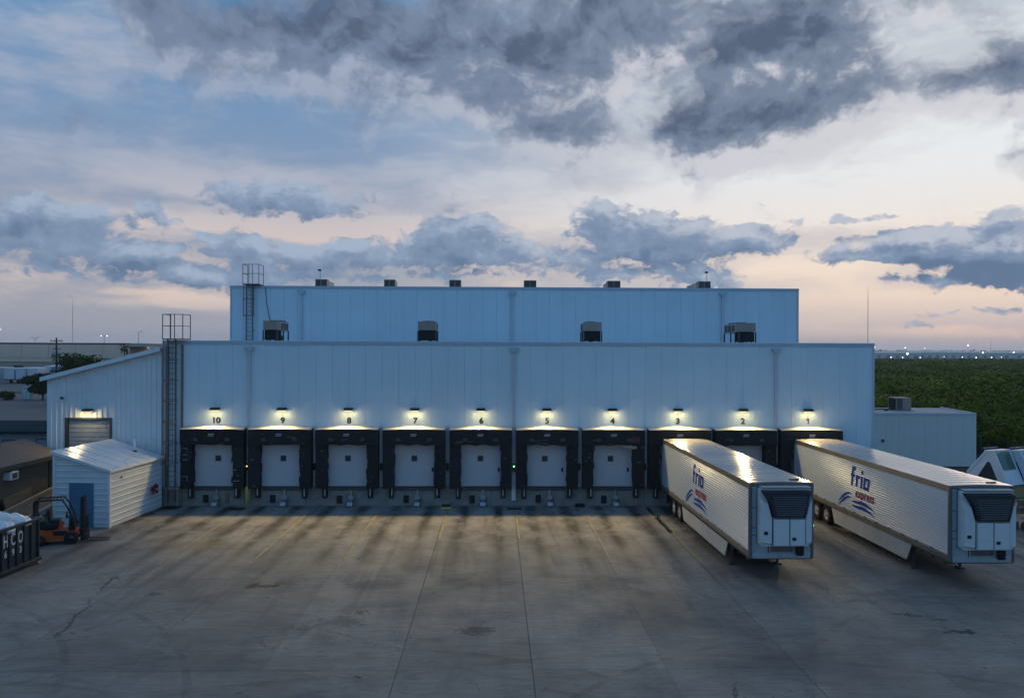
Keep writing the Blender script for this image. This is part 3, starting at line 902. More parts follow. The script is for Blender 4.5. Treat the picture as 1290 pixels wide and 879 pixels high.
for i, bx in enumerate(BAYS):
    lm = make_lamp(lamp_sets[(i * 7 + 1) % 4])
    lm.location = (bx, 0, 5.75)
    lm['label'] = f'small dark wall lamp shining down above the painted dock number {dn[i]}'
    lm['group'] = 'lit wall lamps over the docks'

# ---- condensing units on the lower roof
def condenser(name, label, x0, x1, y0, depth, flip, group):
    xm, z0 = (x0 + x1) / 2, 9.65
    w_ = x1 - x0
    root = thing(name, label, 'condensing unit', (xm, y0, 0), 0, group)
    zt = 11.22
    MB().cbox(-w_ / 2, w_ / 2, 0, 0.9, 10.62, zt, 0.02).build('control_cabinet', GREYU, root)
    MB().box(-w_ / 2 + 0.06, w_ / 2 - 0.06, 0.15, 1.0, 9.95, 10.60).build('compressor_bay', BLACK, root)
    s = 1 if flip else -1
    e = -s * w_ / 2
    # coil casing runs back from the cabinet, carried on legs
    MB().cbox(-w_ / 2, w_ / 2, 0.92, depth, 10.55, zt - 0.03, 0.02).build('coil_casing', GREYUL, root)
    n = max(2, int(depth / 0.95))
    for k in range(n):
        yy = 0.98 + (depth - 1.0) * (k + 0.1) / n
        MB().box(e - 0.012, e + 0.012, yy, yy + (depth - 1) / n * 0.8, 10.64, zt - 0.12).build('coil', COIL, root)
        MB().lathe([(0.34, 0.0), (0.36, 0.02), (0.36, 0.10), (0.33, 0.10)], (0, yy + 0.36, zt - 0.03), 'Z', 16).build('fan_guard', STEELDARK, root)
    for yy in (0.05, 0.95, depth * 0.55, depth - 0.06):
        for s2 in (-1, 1):
            MB().box(s2 * w_ / 2 - 0.04, s2 * w_ / 2 + 0.04, yy - 0.04, yy + 0.04, z0, 10.60).build('leg', STEELDARK, root)
    MB().cyl((0.1, 1.4, 10.1), (0.1, 2.2, 10.1), 0.2, n=12).build('receiver_tank', BLACK, root, True)
    MB().box(-w_ / 2 - 0.05, w_ / 2 + 0.05, -0.06, depth + 0.05, z0 - 0.02, z0 + 0.1).build('base_rail', STEELDARK, root)
    return root
gname = 'condensing units on the lower roof'
condenser('condensing_unit', 'long grey condensing unit on the lower roof, beside the upper caged ladder', -16.5, -15.6, 5.0, 3.0, False, gname)
condenser('condensing_unit', 'compact grey condensing unit on the lower roof above dock seven', -6.28, -5.1, 5.0, 1.9, False, gname)
condenser('condensing_unit', 'compact grey condensing unit on the lower roof above dock four', 4.78, 5.95, 5.0, 2.2, True, gname)
condenser('condensing_unit', 'long grey condensing unit on the lower roof above dock one', 15.2, 16.3, 5.0, 3.6, True, gname)
def roof_unit(x0, x1, extra, side, label, cam_post):
    root = thing('rooftop_unit', label, 'rooftop unit', ((x0 + x1) / 2, 13.3, 13.9), 0, 'small units along the upper roof edge')
    w_ = x1 - x0
    MB().cbox(-w_ / 2, w_ / 2, 0, 0.8, 0.05, 0.80, 0.02).build('casing', GREYU, root)
    MB().box(-w_ / 2 + 0.04, -w_ / 2 + 0.44 * w_, -0.012, 0.001, 0.12, 0.74).build('coil', COIL, root)
    MB().box(-w_ / 2 + 0.52 * w_, w_ / 2 - 0.04, -0.012, 0.001, 0.12, 0.74).build('coil', COIL, root)
    MB().box(-w_ / 2, w_ / 2, 0.02, 0.8, 0.0, 0.045).build('base_rail', STEELDARK, root)
    y = 1.0
    for k in range(extra):
        ox = side * 0.02
        MB().cbox(ox - w_ * 0.42, ox + w_ * 0.42, y, y + 0.9, 0.05, 0.74, 0.02).build('casing', GREYUL, root)
        y += 1.1
    if cam_post:
        px = cam_post
        MB().cyl((px, 0.1, 0), (px, 0.1, 1.45), 0.018, n=6).build('post', STEELDARK, root)
        MB().cbox(px - 0.16, px + 0.08, 0.0, 0.2, 1.43, 1.56, 0.03).build('camera_head', BLACK, root)
    return root
roof_unit(-14.95, -14.05, 2, 1, 'small grey unit with a camera post on the upper roof near the caged ladder', -0.1)
roof_unit(-9.70, -8.85, 1, 1, 'small grey unit on the upper roof edge above dock eight', 0)
roof_unit(-4.70, -3.80, 1, 1, 'small grey unit on the upper roof edge above dock seven and dock six', 0)
roof_unit(1.05, 2.00, 1, -1, 'small grey unit on the upper roof edge above dock five', 0)
roof_unit(7.5, 8.5, 2, -1, 'small grey unit on the upper roof edge above dock three', 0)
roof_unit(14.55, 15.5, 3, -1, 'small grey unit with a camera post on the upper roof above dock two', 0.2)

# ---- caged ladders
def caged_ladder(label, x, y, z0, zroof, cage0, posts):
    root = thing('caged_ladder', label, 'ladder', (x, y, 0), 0, 'caged roof ladders')
    ztop = zroof + 1.55
    for s in (-1, 1):
        MB().box(s * 0.23 - 0.035, s * 0.23 + 0.035, -0.30, -0.22, z0, zroof + 0.1).build('rail', LADDER, root)
    z = z0 + 0.3
    me = MB().cyl((-0.23, -0.26, 0), (0.23, -0.26, 0), 0.017, n=6).mesh('rung', LADDER)
    while z < zroof:
        obj('rung', me, root, (0, 0, z))
        z += 0.305
    # cage hoops and bars
    R = 0.38
    arc = [(-0.36, -0.22)] + [(R * math.cos(t), -0.52 + R * math.sin(t)) for t in np.linspace(math.pi * 0.98, math.pi * 2.02, 9)] + [(0.36, -0.22)]
    hm = MB()
    for a, b in zip(arc[:-1], arc[1:]):
        hm.bar((a[0], a[1], 0), (b[0], b[1], 0), 0.012, 0.06)
    hme = hm.mesh('cage_hoop', STEELRUST)
    z = cage0
    while z < zroof:
        obj('cage_hoop', hme, root, (0, 0, z))
        z += 1.22
    for k in (1, 3, 5, 7, 9):
        MB().box(arc[k][0] - 0.022, arc[k][0] + 0.022, arc[k][1] - 0.008, arc[k][1] + 0.008, cage0 - 0.03, zroof).build('cage_bar', STEELRUST, root)
    for z in np.arange(z0 + 1.0, zroof, 2.4):
        for s in (-1, 1):
            MB().box(s * 0.23 - 0.02, s * 0.23 + 0.02, -0.22, -0.004, z, z + 0.05).build('wall_bracket', STEELDARK, root)
    # landing with guard rails above the roof edge
    MB().box(-0.42, 0.80, -0.62, 0.60, zroof + 0.03, zroof + 0.09).build('landing', STEELDARK, root)
    zr = zroof + 0.09
    for px, py in ((-0.40, -0.60), (0.05, -0.60), (0.78, -0.60), (-0.40, 0.58), (0.78, 0.58), (0.30, -0.60)):
        MB().box(px - 0.02, px + 0.02, py - 0.02, py + 0.02, zr, ztop).build('guard_post', STEELRUST, root)
    for zz in (zr + 0.75, ztop - 0.03):
        m = MB()
        m.bar((-0.42, -0.60, zz), (0.80, -0.60, zz), 0.036)
        m.bar((-0.40, -0.58, zz), (-0.40, 0.58, zz), 0.036)
        m.bar((0.78, -0.58, zz), (0.78, 0.58, zz), 0.036)
        m.build('guard_rail', STEELRUST, root)
    if posts:
        for s in (-1, 1):
            MB().box(s * 0.34 - 0.05, s * 0.34 + 0.05, -0.20, -0.05, 0.0, 1.15).build('base_post', GALV, root)
        MB().box(-0.45, 0.5, -0.30, -0.21, 0.98, 1.12).build('base_rail', GALV, root)
    else:
        MB().box(-0.45, 0.45, -0.5, -0.05, z0 - 0.05, z0 + 0.06).build('base_rail', STEELDARK, root)
    return root
caged_ladder('tall caged ladder climbing the warehouse corner beside dock ten and the white shed', -20.36, 0.0, 0.25, 9.85, 2.6, True)
caged_ladder('caged ladder climbing from the lower roof to the upper roof', -19.46, 12.0, 9.72, 14.08, 11.8, False)
# conduit on the upper wall
MB().tube([(-18.35, 11.95, 13.95), (-18.25, 11.95, 12.7), (-17.95, 11.95, 11.2), (-17.9, 11.9, 10.3)], 0.022, 6).build('conduit', STEELDARK, ware)

# ================================================================== lean-to annex on the left
def ribbed_wall(x0, x1, ztop, z0, y, pitch=0.305, rib=0.05, face=-1):
    """metal sheet with upright ribs, front at y, ztop a function of x"""
    xs = []
    x = x0
    while x < x1 - 1e-6:
        e = min(x + pitch, x1)
        for f, d in ((0.0, 0), (0.62, 0), (0.72, 1), (0.86, 1), (0.96, 0)):
            xx = x + pitch * f
            if xx < x1 - 0.004:
                xs.append((xx, y + face * rib * d))
        x = e
    xs.append((x1, y))
    m = MB()
    n = len(xs)
    m.add([(a, b, z0) for a, b in xs] + [(a, b, ztop(a)) for a, b in xs] + [(a, y - face * 0.05, z0) for a, b in xs] + [(a, y - face * 0.05, ztop(a)) for a, b in xs],
          [(i, i + 1, n + i + 1, n + i) for i in range(n - 1)] + [(2 * n + i + 1, 2 * n + i, 3 * n + i, 3 * n + i + 1) for i in range(n - 1)] +
          [(n + i, n + i + 1, 3 * n + i + 1, 3 * n + i) for i in range(n - 1)] + [(0, n, 3 * n, 2 * n), (n - 1, 2 * n - 1, 4 * n - 1, 3 * n - 1)])
    return m
AX0, AX1 = -27.8, -21.02
annex = thing('lean_to_annex', 'white ribbed metal lean-to annex with a sloping roof and lit shutter door', 'annex')
zt = lambda x: 7.48 + (x - AX0) / (AX1 - AX0) * (9.22 - 7.48)
ribbed_wall(AX0, -26.66, zt, 0.0, 0.0).build('front_wall', SIDING, annex)
ribbed_wall(-26.66, -24.06, zt, 5.12, 0.0).build('front_wall', SIDING, annex)
ribbed_wall(-24.06, AX1, zt, 0.0, 0.0).build('front_wall', SIDING, annex)
MB().box(AX0 - 0.02, AX0 + 0.05, 0.02, 26, 0, 7.46).build('side_wall', SIDING, annex)
MB().hexa([(AX0 - 0.25, -0.30, 7.44), (AX1, -0.30, 9.26), (AX1, 26, 9.26), (AX0 - 0.25, 26, 7.44), (AX0 - 0.25, -0.30, 7.60), (AX1, -0.30, 9.42), (AX1, 26, 9.42), (AX0 - 0.25, 26, 7.60)]).build('roof', ROOFM, annex)
m = MB().hexa([(AX0 - 0.27, -0.34, 7.38), (AX1, -0.34, 9.20), (AX1, -0.302, 9.20), (AX0 - 0.27, -0.302, 7.38), (AX0 - 0.27, -0.34, 7.63), (AX1, -0.34, 9.45), (AX1, -0.302, 9.45), (AX0 - 0.27, -0.302, 7.63)])
m.build('rake_trim', SIDING, annex)
fr = MB().box(-26.74, -26.62, -0.06, 0.12, 0.9, 5.12).box(-24.10, -23.98, -0.06, 0.12, 0.9, 5.12).box(-26.74, -23.98, -0.06, 0.12, 5.122, 5.22).build('door_frame', STEELDARK, annex)
sd = MB().box(-26.6, -24.12, 0.16, 0.2, 0.9, 5.12).build('shutter_door', pbr('shutter_backing', (0.10, 0.13, 0.15), 0.6), annex)
for k in range(16):
    z = 0.95 + k * 0.26
    MB().cbox(-26.58, -24.14, 0.115, 0.16, z, z + 0.225, 0.012).build('slat', pbr('shutter_slat', (0.33, 0.36, 0.38), 0.45, 0, 0.12, 3.0, rnd=0.08), sd)
for k in range(5):
    x = -26.3 + k * 0.48
    MB().box(x, x + 0.02, 0.10, 0.113, 0.95, 5.1).build('door_stile', GALV, sd)
MB().cbox(-26.98, -26.83, -0.16, -0.034, 6.32, 6.46, 0.02).build('vent_box', STEELDARK, annex)
al = make_lamp(lamp_lights('annex_lamp', 25.0, 10.0))
al['label'] = 'dark wall lamp glowing above the shutter door of the lean-to annex'
al['group'] = 'lit wall lamps over the docks'
al.location = (-25.33, -0.036, 5.66)

# ================================================================== white shed with ribbed siding
shed = thing('metal_shed', 'small white ribbed metal shed with a blue door and sloping roof', 'shed', (-21.24, -6.05, 0), rad(-4.6))
SW, SDp = 2.95, 5.5                      # local: x from -SW to 0, y from 0 to SDp
zl, zr_ = 3.92, 3.02
def sh_top(x):
    return zr_ + (zl - zr_) * (-x / SW)
def hribs(P, length, ztop_at, cut=None):
    """sheet with level ribs; P(s, d, z) places distance along, outward depth and height"""
    m = MB()
    z = 0.02
    prof = []
    while z < 4.0:
        for f, d in ((0, 0), (0.60, 0), (0.68, 1), (0.84, 1), (0.93, 0)):
            prof.append((z + 0.30 * f, 0.030 * d))
        z += 0.30
    def strip(s0, s1, zmin):
        n0 = None
        rows_ = [(zz, d) for zz, d in prof if zz > zmin + 1e-6]
        rows_ = [(zmin, 0.0)] + rows_
        vs, fs = [], []
        for zz, d in rows_:
            a, b = min(zz, ztop_at(s0)), min(zz, ztop_at(s1))
            vs += [P(s0, d if zz <= ztop_at(s0) else 0, a), P(s1, d if zz <= ztop_at(s1) else 0, b)]
        for i in range(len(rows_) - 1):
            fs.append((2 * i, 2 * i + 1, 2 * i + 3, 2 * i + 2))
        m.add(vs, fs)
    if cut:
        c0, c1, cz = cut
        strip(0.0, c0, 0.02)
        strip(c0, c1, cz)
        strip(c1, length, 0.02)
    else:
        strip(0.0, length, 0.02)
    return m
hribs(lambda s, d, z: (-SW + s, -d, z), SW, lambda s: sh_top(-SW + s), (0.86, 2.12, 2.32)).build('front_wall', SHEDW, shed, fix=False)
hribs(lambda s, d, z: (d, s, z), SDp, lambda s: zr_).build('side_wall', SHEDW, shed, fix=False)
hribs(lambda s, d, z: (-SW - d, s, z), SDp, lambda s: zl).build('side_wall', SHEDW, shed, fix=False)
MB().hexa([(-SW, SDp - .02, 0), (0, SDp - .02, 0), (0, SDp, 0), (-SW, SDp, 0), (-SW, SDp - .02, zl), (0, SDp - .02, zr_), (0, SDp, zr_), (-SW, SDp, zl)]).build('back_wall', SHEDW, shed)
for (x, z1) in ((-SW, zl), (0, zr_)):
    MB().box(x - 0.07, x + 0.07, -0.045, 0.09, 0.0, z1 - 0.03).build('corner_trim', WHITEP, shed)
MB().box(-SW - 0.04, 0.04, -0.05, 0.03, -0.02, 0.05).build('sill', pbr('sill_concrete', (0.34, 0.30, 0.2), 0.8), shed)
# roof of separate sheets with standing ribs
nsh = 6
ov = 0.14
def roof_z(x):
    return sh_top(x) + 0.03
for k in range(nsh):
    y0 = -0.15 + (SDp + 0.2) * k / nsh
    y1 = -0.15 + (SDp + 0.2) * (k + 1) / nsh
    m = MB()
    prof = [(y0, 0.0), (y0 + 0.03, 0.028), (y0 + 0.07, 0.028), (y0 + 0.10, 0.0), ((y0 + y1) / 2 - .02, 0.0), ((y0 + y1) / 2, 0.012), ((y0 + y1) / 2 + .02, 0.0), (y1 - 0.004, 0.0)]
    n = len(prof)
    vs = [(-SW - ov, p, roof_z(-SW - ov) + h) for p, h in prof] + [(ov, p, roof_z(ov) + h) for p, h in prof] + [(-SW - ov, y0, roof_z(-SW - ov) - 0.03), (-SW - ov, y1 - .004, roof_z(-SW - ov) - 0.03), (ov, y0, roof_z(ov) - 0.03), (ov, y1 - .004, roof_z(ov) - 0.03)]
    fs = [(i, i + 1, n + i + 1, n + i) for i in range(n - 1)] + [(2 * n, 2 * n + 1, 2 * n + 3, 2 * n + 2), (0, n, 2 * n + 2, 2 * n), (n - 1, 2 * n - 1, 2 * n + 3, 2 * n + 1)]
    fs += [tuple(list(range(n)) + [2 * n + 1, 2 * n]), tuple(list(range(n, 2 * n)) + [2 * n + 3, 2 * n + 2])]
    m.add(vs, fs)
    m.build('roof_sheet', ROOFM, shed)
m = MB().hexa([(-SW - ov, -0.20, roof_z(-SW - ov) - 0.10), (ov, -0.20, roof_z(ov) - 0.10), (ov, -0.16, roof_z(ov) - 0.10), (-SW - ov, -0.16, roof_z(-SW - ov) - 0.10),
               (-SW - ov, -0.20, roof_z(-SW - ov) + 0.05), (ov, -0.20, roof_z(ov) + 0.05), (ov, -0.16, roof_z(ov) + 0.05), (-SW - ov, -0.16, roof_z(-SW - ov) + 0.05)])
m.build('rake_trim', WHITEP, shed)
MB().box(ov, ov + 0.05, -0.16, SDp, roof_z(ov) - 0.11, roof_z(ov) + 0.03).build('gutter', WHITEP, shed)
dr = MB().cbox(-SW + 0.90, -SW + 2.08, -0.055, -0.01, 0.05, 2.28, 0.008).build('door', BLUEDOOR, shed)
MB().box(-SW + 0.84, -SW + 0.90, -0.065, 0.0, 0.02, 2.34).box(-SW + 2.08, -SW + 2.14, -0.065, 0.0, 0.02, 2.34).box(-SW + 0.90, -SW + 2.08, -0.065, 0.0, 2.28, 2.34).build('door_frame', pbr('blue_frame_paint', (0.09, 0.2, 0.28), 0.5), shed)
MB().cyl((-SW + 1.98, -0.055, 1.05), (-SW + 1.98, -0.12, 1.05), 0.04, n=10).build('door_knob', GALV, dr)
vp = MB().cyl((-1.15, 4.6, 3.3), (-1.15, 4.6, 4.12), 0.07, n=10).build('vent_pipe', WHITEP, shed, True)
MB().cyl((-1.15, 4.6, 3.36), (-1.15, 4.6, 3.46), 0.15, 0.08, n=12).build('pipe_flashing', BLACK, vp, True)
MB().cbox(0.03, 0.09, 1.05, 1.17, 2.42, 2.54, 0.01).build('junction_box', STEELRUST, shed)
# red fire-water valve cluster on the side of the shed
val = thing('fire_valve', 'red fire hose valve cluster on the side of the white shed', 'fire valve', (-20.86, -1.75, 1.25), rad(-4.6))
MB().cyl((-0.04, 0, 0), (0.20, 0, 0), 0.10, n=12).build('body', REDP, val, True)
for k, (dy_, dz_) in enumerate(((-.2, .12), (.2, .14), (.18, -.16), (-.18, -.14), (0.02, .26))):
    MB().cyl((0.10, dy_ * .4, dz_ * .4), (0.20, dy_, dz_), 0.06, 0.075, n=10).build('outlet', REDP, val, True)
    MB().lathe([(0.02, 0), (0.11, 0.01), (0.11, 0.035), (0.02, 0.05)], (0.20, dy_, dz_), 'X', 12).build('hand_wheel', pbr('dull_red', (0.16, 0.03, 0.03), 0.6), val)

# ================================================================== concrete ramp behind the shed and the brown office hut
RAMPC = pbr('ramp_concrete', (0.33, 0.28, 0.21), 0.85, 0, 0.15, 1.5, dirt=0.3)
ramp = thing('concrete_ramp', 'sloping concrete ramp with a raised kerb between the brown hut and the shed', 'ramp')
MB().hexa([(-26.3, -11.0, -0.1), (-24.35, -11.0, -0.1), (-24.35, -0.25, -0.1), (-26.3, -0.25, -0.1), (-26.3, -11.0, 0.35), (-24.35, -11.0, 0.30), (-24.35, -0.25, 1.42), (-26.3, -0.25, 1.42)]).build('slope', pbr('ramp_deck', (0.16, 0.125, 0.09), 0.9, 0, 0.25, 1.0, dirt=0.4), ramp)
for x in (-26.28, -24.55):
    MB().hexa([(x, -11.0, 0.2), (x + 0.2, -11.0, 0.2), (x + 0.2, -0.26, 1.3), (x, -0.26, 1.3), (x, -11.0, 0.58), (x + 0.2, -11.0, 0.58), (x + 0.2, -0.26, 1.72), (x, -0.26, 1.72)]).build('kerb', RAMPC, ramp)
hut = thing('office_hut', 'low brown office hut with a dark shallow roof and a window air conditioner', 'hut')
BROWN = pbr('brown_siding', (0.135, 0.115, 0.092), 0.8, 0, 0.15, 1.2, dirt=0.3)
HROOF = pbr('hut_roof', (0.150, 0.112, 0.085), 0.85, 0, 0.2, 0.8, dirt=0.4, dirtcol=(0.13, 0.10, 0.075))
MB().box(-30.6, -26.75, -14.0, -1.2, -0.1, 3.06).build('wall', BROWN, hut)
gab = [(-31.0, 2.98), (-28.6, 3.92), (-26.40, 3.10), (-26.40, 3.22), (-28.6, 4.06), (-31.0, 3.12)]
MB().prism(gab, 'Y', -14.3, -0.9).build('roof', HROOF, hut)
MB().prism([(-30.6, 3.06), (-26.75, 3.06), (-28.6, 3.90)], 'Y', -1.3, -1.2).build('gable', BROWN, hut)
MB().box(-26.42, -26.34, -14.3, -0.9, 3.0, 3.24).build('fascia', pbr('hut_fascia', (0.06, 0.055, 0.05), 0.7), hut)
w_ = MB().box(-26.76, -26.70, -7.6, -6.55, 1.25, 2.75).build('window', WHITEP, hut)
MB().box(-26.705, -26.69, -7.5, -6.65, 1.33, 2.67).build('pane', GLASSD, w_)
MB().box(-26.69, -26.68, -7.5, -6.65, 1.98, 2.03).build('glazing_bar', WHITEP, w_)
ac = MB().cbox(-26.75, -26.35, -5.95, -5.25, 2.45, 2.88, 0.02).build('air_conditioner', WHITEP, hut)
MB().box(-26.352, -26.34, -5.82, -5.38, 2.52, 2.80).build('grille', COIL, ac)
MB().box(-26.76, -26.70, -1.75, -1.6, 0.0, 3.0).build('corner_trim', STEELDARK, hut)
tb = thing('plywood_sheet', 'weathered plywood sheet leaning against the brown hut wall', 'board', (-26.55, -5.0, 0.8))
MB().hexa([(0.12, -1.3, 0.05), (0.16, -1.3, 0.05), (0.16, 1.0, 0.05), (0.12, 1.0, 0.05), (-0.10, -1.3, 0.72), (-0.06, -1.3, 0.72), (-0.06, 1.4, 0.95), (-0.10, 1.4, 0.95)]).build('sheet', pbr('plywood', (0.16, 0.12, 0.075), 0.85, 0, 0.2, 2.0, dirt=0.4), tb)
MB().bar((0.2, -1.32, 0.02), (-0.02, -1.32, 0.76), 0.07).build('batten', STEELDARK, tb)

# ================================================================== refrigerated trailers
TWHITE = pbr('trailer_side', (0.50, 0.56, 0.61), 0.34, 0.1, 0.03, 0.3, dirt=0.14, dirtcol=(0.40, 0.37, 0.33), streak=0.16, rvar=0.04)
TROOF = pbr('trailer_roof', (0.52, 0.47, 0.43), 0.22, 0.35, 0.06, 0.35, stretch=(0.6, 2.0, 1), dirt=0.30, dirtcol=(0.36, 0.31, 0.28), rvar=0.05, spec=0.8)
TRAIL = pbr('trailer_rail', (0.17, 0.165, 0.16), 0.45, 0.6, 0.15, 3.0, dirt=0.3)
TRAILB = pbr('trailer_bottom_rail', (0.20, 0.165, 0.13), 0.6, 0.3, 0.2, 2.0, dirt=0.4)
TNOSE = pbr('trailer_nose', (0.42, 0.45, 0.46), 0.35, 0.1, 0.08, 1.0, dirt=0.3, dirtcol=(0.15, 0.16, 0.16), streak=0.25)
UNITW = pbr('reefer_shell', (0.66, 0.67, 0.65), 0.32, 0, 0.05, 1.0, dirt=0.15, dirtcol=(0.2, 0.2, 0.2))
TNAVY = pbr('logo_navy', (0.010, 0.060, 0.30), 0.4)
TRED = pbr('logo_red', (0.48, 0.018, 0.025), 0.4)
TYRE = pbr('tyre', (0.016, 0.016, 0.017), 0.85, 0, 0.2, 6.0)
RIM = pbr('wheel_rim', (0.48, 0.49, 0.49), 0.4, 0.4, 0.1, 4.0, dirt=0.3)
SKIRT = pbr('side_skirt', (0.50, 0.48, 0.44), 0.45, 0, 0.12, 1.0, dirt=0.4, dirtcol=(0.22, 0.18, 0.13))
TL, TH0, TH1, TW = 16.15, 1.14, 4.08, 1.30
def make_trailer():
    root = thing('refrigerated_trailer', '', 'trailer')
    # corrugated sides
    npitch = 23
    zb, ztp = TH0 + 0.20, TH1 - 0.24
    for s in (-1, 1):
        m = MB()
        prof = []
        for k in range(npitch):
            z = zb + (ztp - zb) * k / npitch
            h = (ztp - zb) / npitch
            prof += [(z, 0.0), (z + h * 0.30, 0.002), (z + h * 0.62, 0.013), (z + h * 0.80, 0.013)]
        prof.append((ztp, 0.0))
        ys = np.linspace(-0.06, -TL + 0.10, 14)
        vs = [(s * (TW - 0.022 + d), y, z) for y in ys for z, d in prof]
        n = len(prof)
        fs = [(j * n + i, j * n + i + 1, (j + 1) * n + i + 1, (j + 1) * n + i) for j in range(len(ys) - 1) for i in range(n - 1)]
        m.add(vs, fs)
        m.build('side_panel', TWHITE, root, fix=False)
        tr_ = MB().cbox(*sorted((s * (TW - 0.04), s * (TW + 0.006))), -TL, 0, ztp, TH1 + 0.01, 0.012).build('top_rail', TRAIL, root)
        b = MB().cbox(*sorted((s * (TW - 0.04), s * (TW + 0.008))), -TL, 0, TH0 - 0.02, zb, 0.012).build('bottom_rail', TRAILB, root)
        mk = MB().box(*sorted((s * (TW + 0.008), s * (TW + 0.022))), -0.10, 0.10, zb + 0.01, zb + 0.05)
        me_ = mk.mesh('rail_marker', STEELDARK)
        for k in range(13):
            obj('rail_marker', me_, b, (0, -0.9 - k * 1.17, 0))
        sk = MB().hexa([(s * (TW - 0.06), -13.3, TH0 - 0.03), (s * (TW - 0.02), -13.3, TH0 - 0.03), (s * (TW - 0.02), -5.2, TH0 - 0.03), (s * (TW - 0.06), -5.2, TH0 - 0.03),
                        (s * (TW - 0.06), -12.85, 0.34), (s * (TW - 0.02), -12.85, 0.34), (s * (TW - 0.02), -5.55, 0.34), (s * (TW - 0.06), -5.55, 0.34)]).build('side_skirt', SKIRT, root)
    # core, roof, nose, doors
    MB().box(-TW + 0.045, TW - 0.045, -TL + 0.02, -0.04, TH0 + 0.02, TH1 - 0.03).build('inner_box', JOINT, root)
    m = MB()
    def RP(u, v):
        x = -TW + 0.012 + (2 * TW - 0.024) * u
        return (x, -TL + 0.02 + (TL - 0.03) * v, TH1 + 0.012 + 0.035 * (1 - (2 * u - 1) ** 2) + 0.011 * math.sin(v * TL * 2 * math.pi / 0.61) * (1 if 0 < u < 1 else 0))
    m.grid(RP, 6, 220)
    m.build('roof', TROOF, root, True)
    for s in (-1, 1):
        MB().cbox(*sorted((s * (TW - 0.13), s * (TW + 0.01))), -TL - 0.03, -TL + 0.12, TH0 - 0.06, TH1 + 0.01, 0.03).build('corner_post', TRAIL, root)
    MB().box(-TW + 0.12, TW - 0.12, -TL - 0.012, -TL + 0.02, TH0 + 0.12, TH1 - 0.12).build('nose_panel', TNOSE, root)
    MB().cbox(-TW + 0.13, TW - 0.13, -TL - 0.04, -TL + 0.06, TH1 - 0.13, TH1 + 0.015, 0.02).build('nose_header', TRAIL, root)
    MB().cbox(-TW + 0.13, TW - 0.13, -TL - 0.05, -TL + 0.06, TH0 - 0.06, TH0 + 0.16, 0.02).build('nose_sill', TNOSE, root)
    MB().box(-TW, TW, -0.05, 0.0, TH0, TH1).build('rear_door', TWHITE, root)
    MB().box(-TW + 0.02, TW - 0.02, -TL + 0.05, -0.02, TH0 - 0.10, TH0 + 0.02).build('floor', STEELDARK, root)
    for k in range(18):
        y = -0.7 - k * 0.88
        MB().box(-TW + 0.06, TW - 0.06, y - 0.04, y + 0.04, TH0 - 0.22, TH0 - 0.10).build('crossmember', STEELDARK, root)
    # refrigeration unit on the nose
    u = MB().prism([(-0.99, 1.72), (-0.99, 3.88), (-0.90, 3.95), (0.98, 3.95), (1.05, 3.88), (1.05, 1.72), (0.95, 1.64), (-0.90, 1.64)], 'Y', -TL - 0.34, -TL - 0.013).build('reefer_shell', UNITW, root)
    MB().prism([(-1.0, 1.71), (-1.0, 3.885), (-0.905, 3.962), (0.985, 3.962), (1.06, 3.885), (1.06, 1.71), (0.955, 1.628), (-0.905, 1.628)], 'Y', -TL - 0.05, -TL - 0.0125).build('unit_gasket', STEELDARK, root)
    # bulged centre with grille above and two doors below
    yb, yf = -TL - 0.342, -TL - 0.58
    def pane(poly, y0, y1, inset, name, mat, par=u):
        cx = sum(p[0] for p in poly) / len(poly)
        cz = sum(p[1] for p in poly) / len(poly)
        n = len(poly)
        back = [(x, y0, z) for x, z in poly]
        front = [(cx + (x - cx) * (1 - inset), y1, cz + (z - cz) * (1 - inset)) for x, z in poly]
        return MB().add(back + front, [tuple(range(n, 2 * n)), tuple(range(n - 1, -1, -1))] + [(i, (i + 1) % n, (i + 1) % n + n, i + n) for i in range(n)]).build(name, mat, par)
    gr = pane([(-0.97, 3.86), (1.02, 3.86), (0.90, 3.42), (0.78, 2.80), (-0.52, 2.80), (-0.68, 3.42)], yb, yf - 0.02, 0.06, 'grille_surround', pbr('reefer_black', (0.022, 0.026, 0.032), 0.5))
    for k in range(9):
        z = 2.90 + k * 0.088
        hw = 0.52 + 0.16 * (k / 8)
        MB().hexa([(0.13 - hw, yf - 0.02, z), (0.13 + hw, yf - 0.02, z), (0.13 + hw, yf + 0.02, z + 0.02), (0.13 - hw, yf + 0.02, z + 0.02),
                   (0.13 - hw, yf - 0.045, z + 0.035), (0.13 + hw, yf - 0.045, z + 0.035), (0.13 + hw, yf + 0.02, z + 0.055), (0.13 - hw, yf + 0.02, z + 0.055)]).build('grille_slat', pbr('grille_slat', (0.17, 0.17, 0.175), 0.45), gr)
    pane([(-0.52, 2.775), (0.115, 2.775), (0.115, 1.70), (-0.52, 1.70)], yb, yf, 0.05, 'unit_door', UNITW)
    pane([(0.135, 2.775), (0.76, 2.775), (0.76, 1.70), (0.135, 1.70)], yb, yf, 0.07, 'unit_door', UNITW)
    pane([(-0.98, 3.60), (-0.72, 3.40), (-0.545, 2.775), (-0.545, 1.70), (-0.98, 1.76)], yb, yf + 0.07, 0.08, 'side_cowl', UNITW)
    pane([(1.04, 3.60), (0.94, 3.40), (0.785, 2.775), (0.785, 1.70), (1.04, 1.76)], yb, yf + 0.07, 0.08, 'side_cowl', UNITW)
    for x0_, x1_, z0_, z1_ in ((-0.54, -0.524, 1.72, 2.77), (0.118, 0.132, 1.72, 2.77), (0.764, 0.780, 1.72, 2.77)):
        MB().box(x0_, x1_, yf + 0.10, yb - 0.001 + 0.001, z0_, z1_).build('seam', BLACK, u)
